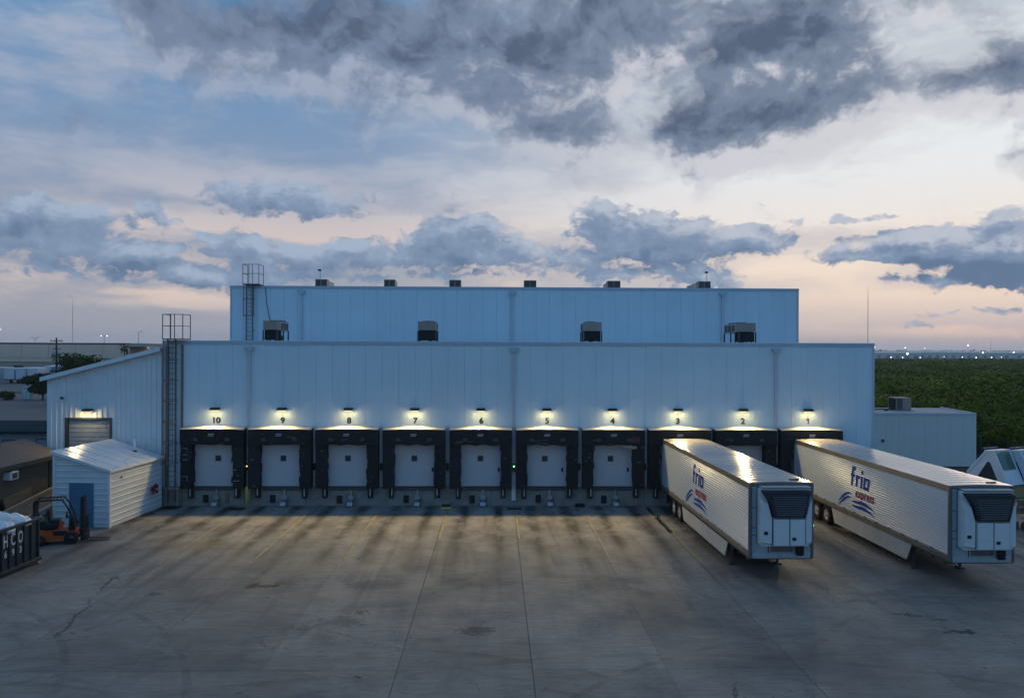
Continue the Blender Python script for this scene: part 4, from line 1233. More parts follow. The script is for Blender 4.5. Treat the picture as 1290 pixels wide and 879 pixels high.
    for (x, z, yy) in ((-0.80, 2.20, yf + 0.06), (0.30, 1.98, yf)):
        MB().cbox(x - 0.075, x + 0.075, yy - 0.03, yy + 0.02, z - 0.06, z + 0.06, 0.012).build('latch', BLACK, u)
    MB().cbox(-0.95, 1.02, -TL - 0.46, -TL - 0.02, 3.955, 4.0, 0.012).build('top_lip', GALV, u)
    # dirt-streaked lower nose: kick plates, hoses, data plates
    MB().cbox(-0.45, 0.45, -TL - 0.03, -TL - 0.012, 1.34, 1.56, 0.006).build('kick_plate', TRAIL, root)
    MB().box(-1.16, -1.02, -TL - 0.026, -TL - 0.012, 1.30, 3.90).build('nose_stiffener', pbr('nose_strip', (0.30, 0.36, 0.40), 0.4, 0.2), root)
    for zz in (2.0, 2.3, 3.1):
        MB().box(-1.19, -1.03, -TL - 0.034, -TL - 0.027, zz, zz + 0.03).build('nose_clip', STEELDARK, root)
    MB().cbox(0.55, 0.85, -TL - 0.22, -TL - 0.045, 1.22, 1.62, 0.04).build('air_hose_bracket', BLACK, root)
    MB().tube([(0.62, -TL - 0.1, 1.66), (0.52, -TL - 0.24, 1.5), (0.66, -TL - 0.26, 1.32), (0.80, -TL - 0.22, 1.45), (0.86, -TL - 0.1, 1.62)], 0.03, 6).build('hose', BLACK, root)
    MB().box(-0.545, -0.515, -TL - 0.028, -TL - 0.013, 1.30, 1.64).build('drain_pipe', BLACK, root)
    for z in (3.72, 3.3, 2.9, 2.42, 2.12, 1.9, 1.62):
        MB().cbox(1.10, 1.165, -TL - 0.05, -TL - 0.013, z - 0.05, z + 0.05, 0.01).build('marker_lamp', BLACK, root)
    MB().cbox(0.55, 0.95, -TL + 0.55, -TL + 0.65, TH1 + 0.03, TH1 + 0.07, 0.012).build('roof_vent', BLACK, root)
    # running gear
    for y in (-3.0, -4.3):
        ax = MB().cyl((-1.0, y, 0.52), (1.0, y, 0.52), 0.09, n=10).build('axle', STEELDARK, root)
        for s in (-1, 1):
            w = MB().lathe([(0.30, -0.28), (0.47, -0.28), (0.51, -0.24), (0.51, 0.0), (0.47, 0.04), (0.30, 0.04), (0.28, -0.02)], (0, 0, 0), 'X', 28).build('tyre', TYRE, root, True)
            w.location = (s * 1.16, y, 0.51)
            w.rotation_euler = (0, 0, 0 if s > 0 else math.pi)
            MB().lathe([(0.30, 0.0), (0.285, 0.03), (0.22, 0.0), (0.14, -0.03), (0.12, 0.03), (0.10, 0.05), (0.02, 0.05)], (0, 0, 0), 'X', 20).build('rim', RIM, w, True)
    MB().box(-0.5, -0.4, -6.2, -1.6, 0.75, 1.04).build('slider_frame', STEELDARK, root)
    MB().box(0.4, 0.5, -6.2, -1.6, 0.75, 1.04).build('slider_frame', STEELDARK, root)
    for s in (-1, 1):
        MB().box(*sorted((s * 0.65, s * 1.24)), -2.2, -2.18, 0.2, 0.98).build('mud_flap', BLACK, root)
        lg = MB().box(s * 1.02 - 0.07, s * 1.02 + 0.07, -13.05, -12.90, 0.45, 1.06).box(s * 1.02 - 0.05, s * 1.02 + 0.05, -13.02, -12.93, 0.06, 0.45).build('landing_leg', STEELDARK, root)
        MB().cbox(s * 1.02 - 0.15, s * 1.02 + 0.15, -13.13, -12.82, 0.0, 0.06, 0.012).build('foot', STEELDARK, lg)
    MB().bar((-1.0, -12.98, 0.85), (1.0, -12.98, 0.85), 0.06).build('landing_brace', STEELDARK, root)
    MB().bar((-1.0, -12.95, 0.6), (-0.7, -11.8, 1.05), 0.05).bar((1.0, -12.95, 0.6), (0.7, -11.8, 1.05), 0.05).build('landing_brace', STEELDARK, root)
    # lettering on the side that faces left
    def deco(name, polys, mat, x=-TW - 0.004):
        m = MB()
        for poly in polys:
            m.add([(x, y, z) for y, z in poly], [tuple(range(len(poly)))])
        return m.build(name, mat, root, fix=False)
    y0, z0, k, sh_ = -7.52, 2.66, 0.60, 0.10
    def Rct(a, b, c, d):
        return [(y0 - (p * k + q * sh_), z0 + q * k) for p, q in ((a, c), (b, c), (b, d), (a, d))]
    frio = {
        'f': [Rct(0, .3, 0, .74), Rct(-.16, .56, .74, 1.0), Rct(0, .3, 1.0, 1.34), Rct(0.04, .64, 1.34, 1.62)],
        'r': [Rct(.82, 1.12, 0, 1.0), Rct(1.12, 1.5, .72, 1.0)],
        'i': [Rct(1.68, 1.98, 0, 1.0), Rct(1.68, 1.98, 1.2, 1.48)],
        'o': [Rct(2.2, 2.48, 0, 1.0), Rct(2.48, 2.86, 0, .26), Rct(2.48, 2.86, .74, 1.0), Rct(2.86, 3.14, 0, 1.0)]}
    for ch in 'frio':
        deco('letter', frio[ch], TNAVY)
    pts, fs = text_mesh('express', 0.60, shear=0.15, bold=0.010, space=1.06)
    m = MB().add([(-TW - 0.004, -8.98 - x_, 2.17 + z_) for x_, z_ in pts], fs)
    m.build('lettering', TRED, root, fix=False)
    def swoosh(fn0, fn1, n=14):
        a = [fn0(i / n) for i in range(n + 1)]
        b = [fn1(i / n) for i in range(n + 1)]
        return [[a[i], a[i + 1], b[i + 1], b[i]] for i in range(n)]
    def arc_l(off, th):
        # rising arc at the left: from the tail low on the left over to the word
        f = lambda t, e: (-6.10 - 1.62 * t, 1.66 + off + 0.62 * math.sin(min(1.0, t * 1.08) * math.pi * 0.56) + e * math.sin(math.pi * min(1, t + .08)) ** 0.7)
        return swoosh(lambda t: f(t, 0), lambda t: f(t, -th))
    def arc_r(off, th):
        f = lambda t, e: (-7.70 - 2.38 * t, 2.06 + off + 0.13 * math.sin(t * math.pi * 1.1 - 1.2) - 0.42 * t * t + e * math.sin(math.pi * min(1, t * .9 + .1)) ** 0.7)
        return swoosh(lambda t: f(t, 0), lambda t: f(t, -th))
    deco('swoosh', arc_l(0.0, 0.12), TNAVY)
    deco('swoosh', arc_l(-0.20, 0.12), TNAVY)
    deco('swoosh', arc_r(0.0, 0.14), TNAVY)
    deco('swoosh', arc_r(-0.23, 0.14), TNAVY)
    return root
tr3 = make_trailer()
tr3.location = (10.13, -0.18, 0)
tr3.rotation_euler = (0, 0, rad(0.75))
tr3['label'] = 'white refrigerated trailer with blue and red lettering backed into dock three'
tr3['group'] = 'refrigerated trailers at the docks'
tr1 = dup(tr3, (18.02, -0.85, 0), rad(0.1), 'white refrigerated trailer with blue and red lettering backed into dock one', 'refrigerated trailers at the docks')
gl = MB().cyl((1.30, -TL + 0.15, 2.36), (1.36, -TL + 0.15, 2.36), 0.055, n=12).build('status_lamp', emit('green_lamp', (0.25, 1.0, 0.30), 4.0), tr3)

# ================================================================== roll-off container with letters, white bags on top
NAVY = pbr('container_navy', (0.016, 0.030, 0.042), 0.5, 0.2, 0.25, 3.0, dirt=0.4, dirtcol=(0.05, 0.045, 0.04))
LETW = pbr('stencil_white', (0.62, 0.62, 0.60), 0.6, 0, 0.12, 6.0, dirt=0.3)
dump = thing('rolloff_container', 'dark navy roll-off waste container with white stencilled letters, filled with bags', 'container', (-20.93, -12.80, 0), rad(-4.0))
# local: x from -2.4 to 0 (side with letters at x = 0), y from 0 (far end) to -6
DL, DZ0, DZ1 = 6.0, 0.28, 1.98
MB().box(-2.36, -0.04, -DL, 0, DZ0, DZ0 + 0.08).build('floor', NAVY, dump)
MB().box(-0.10, -0.06, -DL, 0, DZ0, DZ1 - 0.1).build('side_wall', NAVY, dump)
MB().box(-2.34, -2.30, -DL, 0, DZ0, DZ1 - 0.1).build('side_wall', NAVY, dump)
MB().box(-2.30, -0.10, -0.06, 0.0, DZ0, DZ1 - 0.1).build('end_wall', NAVY, dump)
MB().box(-2.30, -0.10, -DL, -DL + 0.06, DZ0, DZ1 - 0.1).build('end_wall', NAVY, dump)
MB().cbox(-0.14, 0.03, -DL, 0.06, DZ1 - 0.10, DZ1 + 0.02, 0.015).build('top_rail', NAVY, dump)
MB().cbox(-2.42, -2.26, -DL, 0.06, DZ1 - 0.10, DZ1 + 0.02, 0.015).build('top_rail', NAVY, dump)
MB().cbox(-2.26, -0.14, -0.10, 0.06, DZ1 - 0.10, DZ1 + 0.02, 0.015).build('top_rail', NAVY, dump)
MB().cbox(-0.20, 0.03, -DL, 0.04, 0.14, DZ0, 0.015).build('bottom_rail', NAVY, dump)
MB().cbox(-2.40, -2.2, -DL, 0.04, 0.14, DZ0, 0.015).build('bottom_rail', NAVY, dump)
rme = MB().prism([(-0.06, 0), (0.005, 0.01), (0.005, 0.09), (-0.06, 0.10)], 'Z', DZ0, DZ1 - 0.10).mesh('rib', NAVY)
for k in range(13):
    obj('rib', rme, dump, (0, -0.18 - k * 0.46, 0))
for y in (-0.25, -5.7):
    for x in (-0.12, -2.25):
        MB().lathe([(0.05, 0), (0.14, 0.0), (0.14, 0.12), (0.05, 0.12)], (x - 0.02, y + 0.2, 0.14), 'X', 14).build('roller', GALV, dump)
def stencil(ch, y, z, size, wid):
    pts, fs = text_mesh(ch, size, bold=0.012, ax=wid)
    MB().add([(-0.056, y + x_, z + z_) for x_, z_ in pts], fs).build('stencil_letter', LETW, dump, fix=False)
for ch, k in (('O', 2), ('C', 3), ('H', 4)):
    stencil(ch, -1.245 - (k - 2) * 0.46, 1.20, 0.70, 0.58)
for ch, k in (('3', 2), ('9', 3), ('6', 4)):
    stencil(ch, -1.245 - (k - 2) * 0.46, 0.78, 0.38, 0.80)
BAG = pbr('white_bag', (0.62, 0.64, 0.66), 0.35, 0, 0.12, 3.0, bump=0.8, bscale=7.0, dirt=0.2, dirtcol=(0.35, 0.34, 0.33))
def bag(x, y, z, r, seed, label):
    rg = random.Random(seed)
    bm = bmesh.new()
    bmesh.ops.create_icosphere(bm, subdivisions=4, radius=1.0)
    ph = [rg.uniform(0, 6.28) for _ in range(8)]
    for v in bm.verts:
        c = v.co.copy()
        d = 1 + 0.10 * math.sin(4 * c.x + ph[0]) * math.sin(3 * c.y + ph[1]) + 0.07 * math.sin(9 * c.x + ph[2] + 4 * c.z) + 0.05 * math.sin(11 * c.y + 6 * c.x + ph[3]) + 0.035 * math.sin(19 * c.z + 13 * c.y + ph[4])
        if c.z > 0.75:
            d += (c.z - 0.75) * 0.35
        v.co = Vector((c.x * d * r * 1.15, c.y * d * r * 1.1, max(c.z, -0.55) * d * r * 0.72))
    o = MB().bm(bm).build('waste_bag', BAG, None, True)
    o.location = (x, y, z)
    return tag(o, label, 'bag', 'white bags heaped in the container')
fx = lambda a, b: (Matrix.Rotation(rad(-4.0), 3, 'Z') @ Vector((a, b, 0)) + Vector((-20.93, -12.80, 0)))
for n, (a, b, z, r, lab) in enumerate((
        (-0.62, -0.80, 1.78, 0.46, 'round white waste bag nearest the corner of the navy container'), (-1.2, -1.35, 1.95, 0.56, 'bulging white waste bag on top of the heap in the navy container'),
        (-1.75, -0.75, 1.8, 0.5, 'white waste bag at the back edge of the navy container'), (-0.60, -1.85, 1.72, 0.46, 'white waste bag pressed against the lettered side of the container'),
        (-1.7, -2.1, 1.9, 0.55, 'large white waste bag in the middle of the navy container'), (-0.8, -2.9, 1.75, 0.5, 'crumpled white waste bag low in the navy container'),
        (-1.6, -3.2, 1.8, 0.55, 'wide white waste bag behind the crumpled one in the container'))):
    p = fx(a, b)
    bag(p.x, p.y, z + 0.10, r * 1.12, 20 + n, lab)
# fill below the bags
MB().box(-2.28, -0.12, -DL + 0.08, -0.08, DZ0 + 0.09, 1.50).build('packed_waste', pbr('packed_waste', (0.42, 0.42, 0.42), 0.8, 0, 0.4, 2.0, bump=0.8), dump)

# ================================================================== forklift
ORANGE = pbr('forklift_orange', (0.52, 0.085, 0.018), 0.42, 0, 0.15, 3.0, dirt=0.35, dirtcol=(0.04, 0.03, 0.025))
fk = thing('forklift', 'orange forklift truck with a black mast and overhead guard by the blue door', 'forklift', (-22.15, -9.15, 0), rad(20))
# local: +x is forward
cw = MB().prism([(-1.15, 0.22), (-1.22, 0.40), (-1.22, 0.66), (-1.12, 0.74), (-0.55, 0.74), (-0.50, 0.60), (-0.30, 0.26)], 'Y', -0.52, 0.52).build('counterweight', ORANGE, fk)
MB().prism([(-0.295, 0.26), (-0.495, 0.60), (-0.545, 0.70), (0.30, 0.66), (0.78, 0.62), (0.86, 0.30), (0.80, 0.22), (-0.28, 0.22)], 'Y', -0.50, 0.50).build('chassis', ORANGE, fk)
MB().prism([(-0.20, 0.66), (-0.12, 0.44), (0.42, 0.44), (0.45, 0.64)], 'Y', -0.515, 0.515).build('step', BLACK, fk)
MB().cbox(-1.10, 0.05, -0.42, 0.42, 0.745, 1.00, 0.04).build('engine_hood', BLACK, fk)
MB().cbox(-1.16, -0.86, -0.44, 0.44, 1.002, 1.42, 0.03).build('radiator_housing', BLACK, fk)
st = MB().cbox(-0.38, 0.10, -0.26, 0.26, 1.00, 1.13, 0.04).build('seat', BLACK, fk)
MB().obox((-0.38, 0, 1.36), (0.12, 0.48, 0.5), ry=rad(-10)).build('backrest', BLACK, st)
MB().cyl((-1.02, 0, 1.17), (-0.60, 0, 1.17), 0.15, n=16).build('gas_tank', GALV, fk, True)
MB().prism([(0.48, 0.66), (0.72, 0.66), (0.66, 1.16), (0.52, 1.16)], 'Y', -0.42, 0.42).build('dashboard', BLACK, fk)
MB().cyl((0.50, 0, 1.12), (0.36, 0, 1.30), 0.025, n=8).build('steering_column', BLACK, fk)
MB().lathe([(0.12, -0.012), (0.17, -0.018), (0.18, 0.0), (0.17, 0.018), (0.12, 0.012)], (0.35, 0, 1.31), 'X', 16).build('steering_wheel', BLACK, fk)
for s in (-1, 1):
    MB().tube([(-0.92, s * 0.46, 1.0), (-0.96, s * 0.46, 1.6), (-0.90, s * 0.44, 2.10)], 0.035, 8).build('rear_post', BLACK, fk)
    MB().tube([(0.74, s * 0.46, 0.62), (0.66, s * 0.46, 1.2), (0.42, s * 0.45, 1.8), (0.22, s * 0.44, 2.10)], 0.035, 8).build('front_post', BLACK, fk)
gt = MB().bar((-0.94, -0.46, 2.12), (0.26, -0.46, 2.12), 0.06).bar((-0.94, 0.46, 2.12), (0.26, 0.46, 2.12), 0.06).build('overhead_guard', BLACK, fk)
for k in range(9):
    x = -0.92 + k * 0.145
    MB().bar((x, -0.43, 2.12), (x, 0.43, 2.12), 0.035, 0.05).build('guard_bar', BLACK, gt)
for k in range(2):
    MB().box(-1.0, -0.94, -0.44 + k * 0.46, -0.02 + k * 0.46, 1.44, 2.06).build('rear_frame', BLACK, fk)
for x, r, y in ((0.62, 0.30, 0.47), (-0.72, 0.25, 0.46)):
    for s in (-1, 1):
        t = MB().lathe([(0.5 * r, -0.11), (0.92 * r, -0.11), (r, -0.08), (r, 0.08), (0.92 * r, 0.11), (0.5 * r, 0.11)], (0, 0, 0), 'Y', 20).build('wheel', TYRE, fk, True)
        t.location = (x, s * y * 1.08, r)
        MB().lathe([(0.45 * r, -0.115), (0.30 * r, -0.09), (0.25 * r, 0.09), (0.45 * r, 0.115)], (0, 0, 0), 'Y', 14).build('hub', STEELDARK, t, True)
for s in (-1, 1):
    MB().box(0.98, 1.10, s * 0.30 - 0.05, s * 0.30 + 0.05, 0.08, 2.16).build('mast_rail', BLACK, fk)
    MB().box(1.10, 1.18, s * 0.22 - 0.04, s * 0.22 + 0.04, 0.10, 2.22).build('inner_rail', STEELDARK, fk)
    MB().cyl((1.04, s * 0.17, 0.2), (1.04, s * 0.17, 1.9), 0.04, n=8).build('lift_cylinder', GALV, fk)
    MB().bar((0.55, s * 0.36, 0.75), (1.0, s * 0.33, 1.0), 0.06).build('tilt_cylinder', STEELDARK, fk)
for z in (0.45, 1.15, 1.75, 2.10):
    MB().box(0.99, 1.09, -0.25, 0.25, z, z + 0.10).build('mast_crossbar', BLACK, fk)
cg = MB().box(1.19, 1.25, -0.48, 0.48, 0.16, 0.26).box(1.19, 1.25, -0.48, 0.48, 0.52, 0.60).build('carriage', BLACK, fk)
for k in range(7):
    y = -0.45 + k * 0.15
    MB().bar((1.23, y, 0.60), (1.23, y, 1.25), 0.03).build('backrest_bar', BLACK, cg)
MB().bar((1.23, -0.47, 1.26), (1.23, 0.47, 1.26), 0.04).build('backrest_top', BLACK, cg)
for s in (-1, 1):
    MB().prism([(1.255, 0.62), (1.255, 0.06), (2.25, 0.035), (2.25, 0.055), (1.31, 0.11), (1.30, 0.62)], 'Y', s * 0.26 - 0.06, s * 0.26 + 0.06).build('fork', STEELDARK, fk)
MB().obox((0.16, -0.28, 0.92), (0.2, 0.06, 0.34), ry=rad(12)).build('lever_box', ORANGE, fk)

# ================================================================== things along the foot of the wall
GRATE = pbr('grate_steel', (0.05, 0.048, 0.046), 0.6, 0.4, 0.2)
for (x, y, w, d, lab) in ((-20.2, -0.85, 1.0, 0.7, 'dark steel grate on the concrete at the foot of the tall caged ladder'), (-16.25, -1.2, 0.85, 0.55, 'dark steel grate on the concrete beside the yellow bollard'),
                          (0.02, -1.15, 0.75, 0.42, 'dark steel grate on the concrete below the white downspout guard')):
    gr_ = thing('drain_grate', lab, 'grate', (x, y, 0.0), 0, 'drain grates at the foot of the wall')
    MB().box(-w / 2, w / 2, -d / 2, d / 2, 0.004, 0.02).build('backing', BLACK, gr_)
    MB().box(-w / 2 - 0.05, -w / 2, -d / 2 - 0.05, d / 2 + 0.05, 0.004, 0.05).box(w / 2, w / 2 + 0.05, -d / 2 - 0.05, d / 2 + 0.05, 0.004, 0.05).box(-w / 2, w / 2, -d / 2 - 0.05, -d / 2, 0.004, 0.05).box(-w / 2, w / 2, d / 2, d / 2 + 0.05, 0.004, 0.05).build('frame', GRATE, gr_)
    bme = MB().box(-0.012, 0.012, -d / 2, d / 2, 0.021, 0.045).mesh('bar', GRATE)
    for k in range(12):
        obj('bar', bme, gr_, (-w / 2 + w * (k + 0.5) / 12, 0, 0))
bo = thing('bollard', 'yellow steel pipe bollard between dock ten and dock nine', 'bollard', (-15.78, -0.62, 0))
MB().lathe([(0.08, 0), (0.08, 1.16), (0.06, 1.22), (0.01, 1.24)], (0, 0, 0), 'Z', 14).build('post', YELLOW, bo, True)
MB().lathe([(0.17, 0), (0.17, 0.02), (0.09, 0.03)], (0, 0, 0), 'Z', 14).build('base_plate', STEELRUST, bo)
ch = thing('wheel_chock', 'yellow and black wheel chock lying on the concrete between dock seven and dock six', 'wheel chock', (-4.0, -0.95, 0), rad(3))
MB().prism([(-0.32, 0.0), (0.32, 0.0), (0.30, 0.10), (-0.30, 0.10)], 'Y', -0.14, 0.14).build('base', YELLOW, ch)
MB().prism([(-0.27, 0.10), (0.27, 0.10), (0.20, 0.22), (-0.22, 0.24)], 'Y', -0.10, 0.12).build('block', RUBBER, ch)
MB().tube([(0.2, 0.1, 0.22), (0.4, 0.25, 0.3), (0.3, 0.5, 0.1), (0.0, 0.65, 0.05)], 0.02, 6).build('chain', STEELDARK, ch)
hz = thing('coiled_hose', 'black coiled hose on the concrete between dock five and dock four', 'hose', (PITCH, -0.42, 0))
for k in range(3):
    n = 18
    MB().tube([(0.28 * math.cos(t) * (1 - .05 * k), 0.2 * math.sin(t), 0.035 + 0.05 * k) for t in np.linspace(0, 6.28, n)], 0.03, 6).build('loop', BLACK, hz, True)
# weeds along the joint beside dock three
def weeds():
    rg = random.Random(5)
    m = MB()
    for k in range(700):
        y = -1.0 - 6.3 * rg.random() ** 1.2
        x = 2 * PITCH - 0.02 + rg.gauss(0, 0.05) + (0.14 if -3.6 < y < -3.0 else 0)
        h = rg.uniform(0.04, 0.16)
        a, l = rg.uniform(0, 6.28), rg.uniform(0.03, 0.10)
        w_ = 0.014
        dx_, dy_ = math.cos(a), math.sin(a)
        m.add([(x - dy_ * w_, y + dx_ * w_, 0), (x + dy_ * w_, y - dx_ * w_, 0), (x + dx_ * l, y + dy_ * l, h)], [(0, 1, 2)])
    return m.build('joint_weeds', pbr('weed_green', (0.045, 0.06, 0.022), 0.9, 0, 0.3), None, fix=False)
wd = weeds()
kind(wd, 'stuff')
wd['label'] = 'thin weeds growing along the slab joint beside dock three'

# ================================================================== plain block annex on the right, with its roof unit
RBW = pbr('annex_render', (0.68, 0.66, 0.61), 0.6, 0, 0.06, 0.4, dirt=0.2, dirtcol=(0.3, 0.3, 0.29), streak=0.12)
rb = thing('side_building', 'plain pale flat-roofed block beyond the right end of the warehouse', 'building', (37.95, 16.0, 0))
def ro(x):
    return x
pw = 15.8 / 15
pm = MB().prism([(0.006, 0.0), (pw - 0.006, 0.0), (pw - 0.006, 0.04), (0.006, 0.04)], 'Z', 0.0, 4.16).mesh('wall_panel', RBW)
for k in range(15):
    obj('wall_panel', pm, rb, (-15.8 + k * pw, 0, 0))
MB().box(-15.9, 0.0, 0.05, 6.9, 0.0, 4.14).build('wall', RBW, rb)
MB().hexa([(-16, 0.0, 4.161), (0, 0.0, 4.161), (1.1, 6.95, 4.161), (-16, 6.95, 4.161), (-16, 0.0, 4.26), (0, 0.0, 4.26), (1.1, 6.95, 4.26), (-16, 6.95, 4.26)]).build('roof', pbr('gravel_roof', (0.46, 0.40, 0.36), 0.9, 0, 0.15, 1.0), rb)
MB().box(-16, 0.02, -0.04, 0.1, 4.165, 4.36).build('coping', TRIM, rb)
MB().hexa([(-0.1, 0.1, 4.262), (0.02, 0.1, 4.262), (1.12, 6.95, 4.262), (1.0, 6.95, 4.262), (-0.1, 0.1, 4.35), (0.02, 0.1, 4.35), (1.12, 6.95, 4.35), (1.0, 6.95, 4.35)]).build('coping', TRIM, rb)
MB().box(-0.12, 0.02, -0.03, -0.002, 0, 4.16).build('corner_trim', WHITEP, rb)
MB().cbox(-7.75, -7.55, -0.12, -0.002, 2.0, 2.2, 0.02).build('wall_box', STEELDARK, rb)
ru = thing('rooftop_unit', 'boxy grey air handler with an open dark end on the side building roof', 'rooftop unit', (33.6, 19.6, 4.262))
MB().cbox(-0.55, 0.75, -0.4, 1.0, 0.08, 1.12, 0.03).build('casing', GREYU, ru)
MB().box(-0.565, -0.552, -0.3, 0.9, 0.16, 1.04).build('intake', BLACK, ru)
MB().box(-0.5, -0.02, -0.412, -0.402, 0.14, 1.04).build('coil', COIL, ru)
MB().box(-0.65, 0.95, -0.5, 1.1, 0.0, 0.075).build('base_rail', GALV, ru)
MB().tube([(-0.56, 0.0, 0.12), (-1.4, 0.1, 0.12), (-2.6, 0.0, 0.10)], 0.05, 8).build('pipe', BLACK, ru)
MB().cbox(-1.5, -1.2, -0.3, -0.1, 0.0, 0.16, 0.02).cbox(-2.9, -2.5, -0.35, -0.05, 0.0, 0.16, 0.02).build('pipe_block', STEELDARK, ru)

# ================================================================== machine cabs on an orange rack beside dock one's trailer
rk = thing('storage_rack', 'orange steel rack loaded with scrap beside the trailer at dock one', 'rack', (26.6, -6.3, 0))
RACKO = pbr('rack_orange', (0.38, 0.16, 0.03), 0.6, 0, 0.2, 3.0, dirt=0.5)
for x in (-1.5, 0.1, 1.9):
    for y in (-0.6, 0.8):
        MB().box(x - 0.05, x + 0.05, y - 0.05, y + 0.05, -0.05, 2.3).build('post', RACKO, rk)
for z in (0.9, 2.28):
    MB().box(-1.55, 1.95, -0.66, -0.56, z, z + 0.10).box(-1.55, 1.95, 0.76, 0.86, z, z + 0.10).build('beam', RACKO, rk)
    for k in range(8):
        MB().box(-1.5 + k * 0.44, -1.12 + k * 0.44, -0.7, 0.9, z + 0.102, z + 0.13).build('deck_board', pbr('rack_board', (0.15, 0.12, 0.085), 0.85, 0, 0.25, 2.0, rnd=0.2), rk)
cols_s = [(0.20, 0.19, 0.18), (0.05, 0.05, 0.05), (0.30, 0.22, 0.14), (0.42, 0.40, 0.37), (0.25, 0.10, 0.04), (0.45, 0.33, 0.06)]
rg = random.Random(8)
for n in range(14):
    ci_ = (n // 3 + n) % 6
    c = cols_s[ci_]
    cw_ = ('grey', 'black', 'tan', 'pale', 'rusty', 'yellow')[ci_]
    mt = pbr('scrap_%d' % ci_, c, 0.7, 0.1, 0.3, 4.0, dirt=0.3)
    lv = 0.0 if n < 7 else 1.03
    x = rg.uniform(-1.2, 1.6)
    y = rg.uniform(-0.5, 0.4)
    m = MB()
    if n % 3 == 0:
        m.lathe([(0.06, -0.1), (0.2, -0.1), (0.22, 0.0), (0.2, 0.1), (0.06, 0.1)], (0, 0, 0.22), 'Y', 14)
        nm, lb = 'old_pulley', 'small ' + cw_ + ' cast pulley'
    elif n % 3 == 1:
        m.cyl((-0.5, 0, 0.1), (0.5, rg.uniform(-.1, .1), 0.1), 0.1, 0.08, 10)
        nm, lb = 'offcut_pipe', 'short ' + cw_ + ' pipe offcut'
    else:
        m.cbox(-0.25, 0.25, -0.18, 0.18, 0.0, rg.uniform(0.25, 0.5), 0.03).cyl((0.1, -0.19, 0.15), (0.1, -0.28, 0.15), 0.07, n=10)
        nm, lb = 'old_motor', 'boxy ' + cw_ + ' motor'
    o = m.build(nm, mt, None)
    o.location = (26.6 + x, -6.3 + y, lv)
    o.rotation_euler = (0, 0, rg.uniform(-0.5, 0.5))
    tag(o, f'{lb} among the clutter under the orange rack' if lv == 0 else f'{lb} among the clutter on the middle shelf of the orange rack', 'scrap', 'scrap kept on the orange rack')
def cab(name, label, x, y, z, rz, tan_board):
    root = thing(name, label, 'machine cab', (x, y, z), rz, 'white machine cabs stored on the rack')
    CW = pbr('cab_white', (0.66, 0.69, 0.70), 0.35, 0, 0.06, 2.0, dirt=0.2)
    GG = pbr('cab_glass', (0.07, 0.14, 0.11), 0.12, 0, 0.08, spec=0.6)
    # A-shaped side frames, sloping windscreen to the right (+x)
    P0, P1, P2, P3 = (-1.15, 0.45), (-0.15, 1.62), (0.30, 1.66), (1.05, 0.0)
    for yy in (-0.62, 0.62):
        m = MB()
        for a, b in ((P0, P1), (P1, P2), (P2, P3), (P0, (-0.95, 0.0)), ((-0.95, 0.0), P3)):
            m.bar((a[0], yy, a[1]), (b[0], yy, b[1]), 0.09, 0.12)
        m.prism([(-0.95, 0.0), P3, P2, P1, P0], 'Y', yy - 0.02, yy + 0.02)
        m.build('side_frame', CW, root)
        MB().add([(-0.62, yy * 1.05, 0.22), (0.50, yy * 1.05, 0.22), (0.10, yy * 1.05, 1.12), (-0.05, yy * 1.05, 1.12)], [(0, 1, 2, 3)]).build('side_glass', pbr('cab_dark_glass', (0.02, 0.025, 0.03), 0.15, spec=0.6), root, fix=False)
    MB().hexa([(-0.2, -0.68, 1.62), (0.34, -0.68, 1.66), (0.34, 0.68, 1.66), (-0.2, 0.68, 1.62), (-0.2, -0.68, 1.72), (0.34, -0.68, 1.76), (0.34, 0.68, 1.76), (-0.2, 0.68, 1.72)]).build('roof_panel', CW, root)
    def on(t, yy, off=0.0):
        return (P2[0] + (P3[0] - P2[0]) * t + off, yy, P2[1] + (P3[1] - P2[1]) * t + off * 0.45)
    MB().hexa([on(.56, -.62), on(.56, .62), on(1, .62), on(1, -.62), on(.56, -.62, .05), on(.56, .62, .05), on(1, .62, .05), on(1, -.62, .05)]).build('front_panel', CW, root)
    MB().hexa([on(.06, -.54), on(.06, .54), on(.54, .54), on(.54, -.54), on(.06, -.54, .03), on(.06, .54, .03), on(.54, .54, .03), on(.54, -.54, .03)]).build('windscreen', BLACK if tan_board else GG, root)
    if tan_board:
        MB().hexa([on(.40, -.4, .05), on(.40, .4, .05), on(.85, .4, .05), on(.85, -.4, .05), on(.40, -.4, .09), on(.40, .4, .09), on(.85, .4, .09), on(.85, -.4, .09)]).build('cover_board', pbr('cover_board', (0.42, 0.30, 0.18), 0.8, 0, 0.15, 3.0), root)
    MB().bar((-0.3, -0.6, 1.80), (-0.3, 0.6, 1.80), 0.05).build('light_bar', pbr('blue_bar', (0.05, 0.15, 0.3), 0.4), root)
    return root
cab('machine_cab', 'white sloped machine cab with a green-tinted windscreen on the orange rack', 25.55, -6.1, 2.415, rad(-66), False)
cab('machine_cab', 'white sloped machine cab with a tan board in its frame on the orange rack', 27.05, -6.0, 2.415, rad(-66), True)

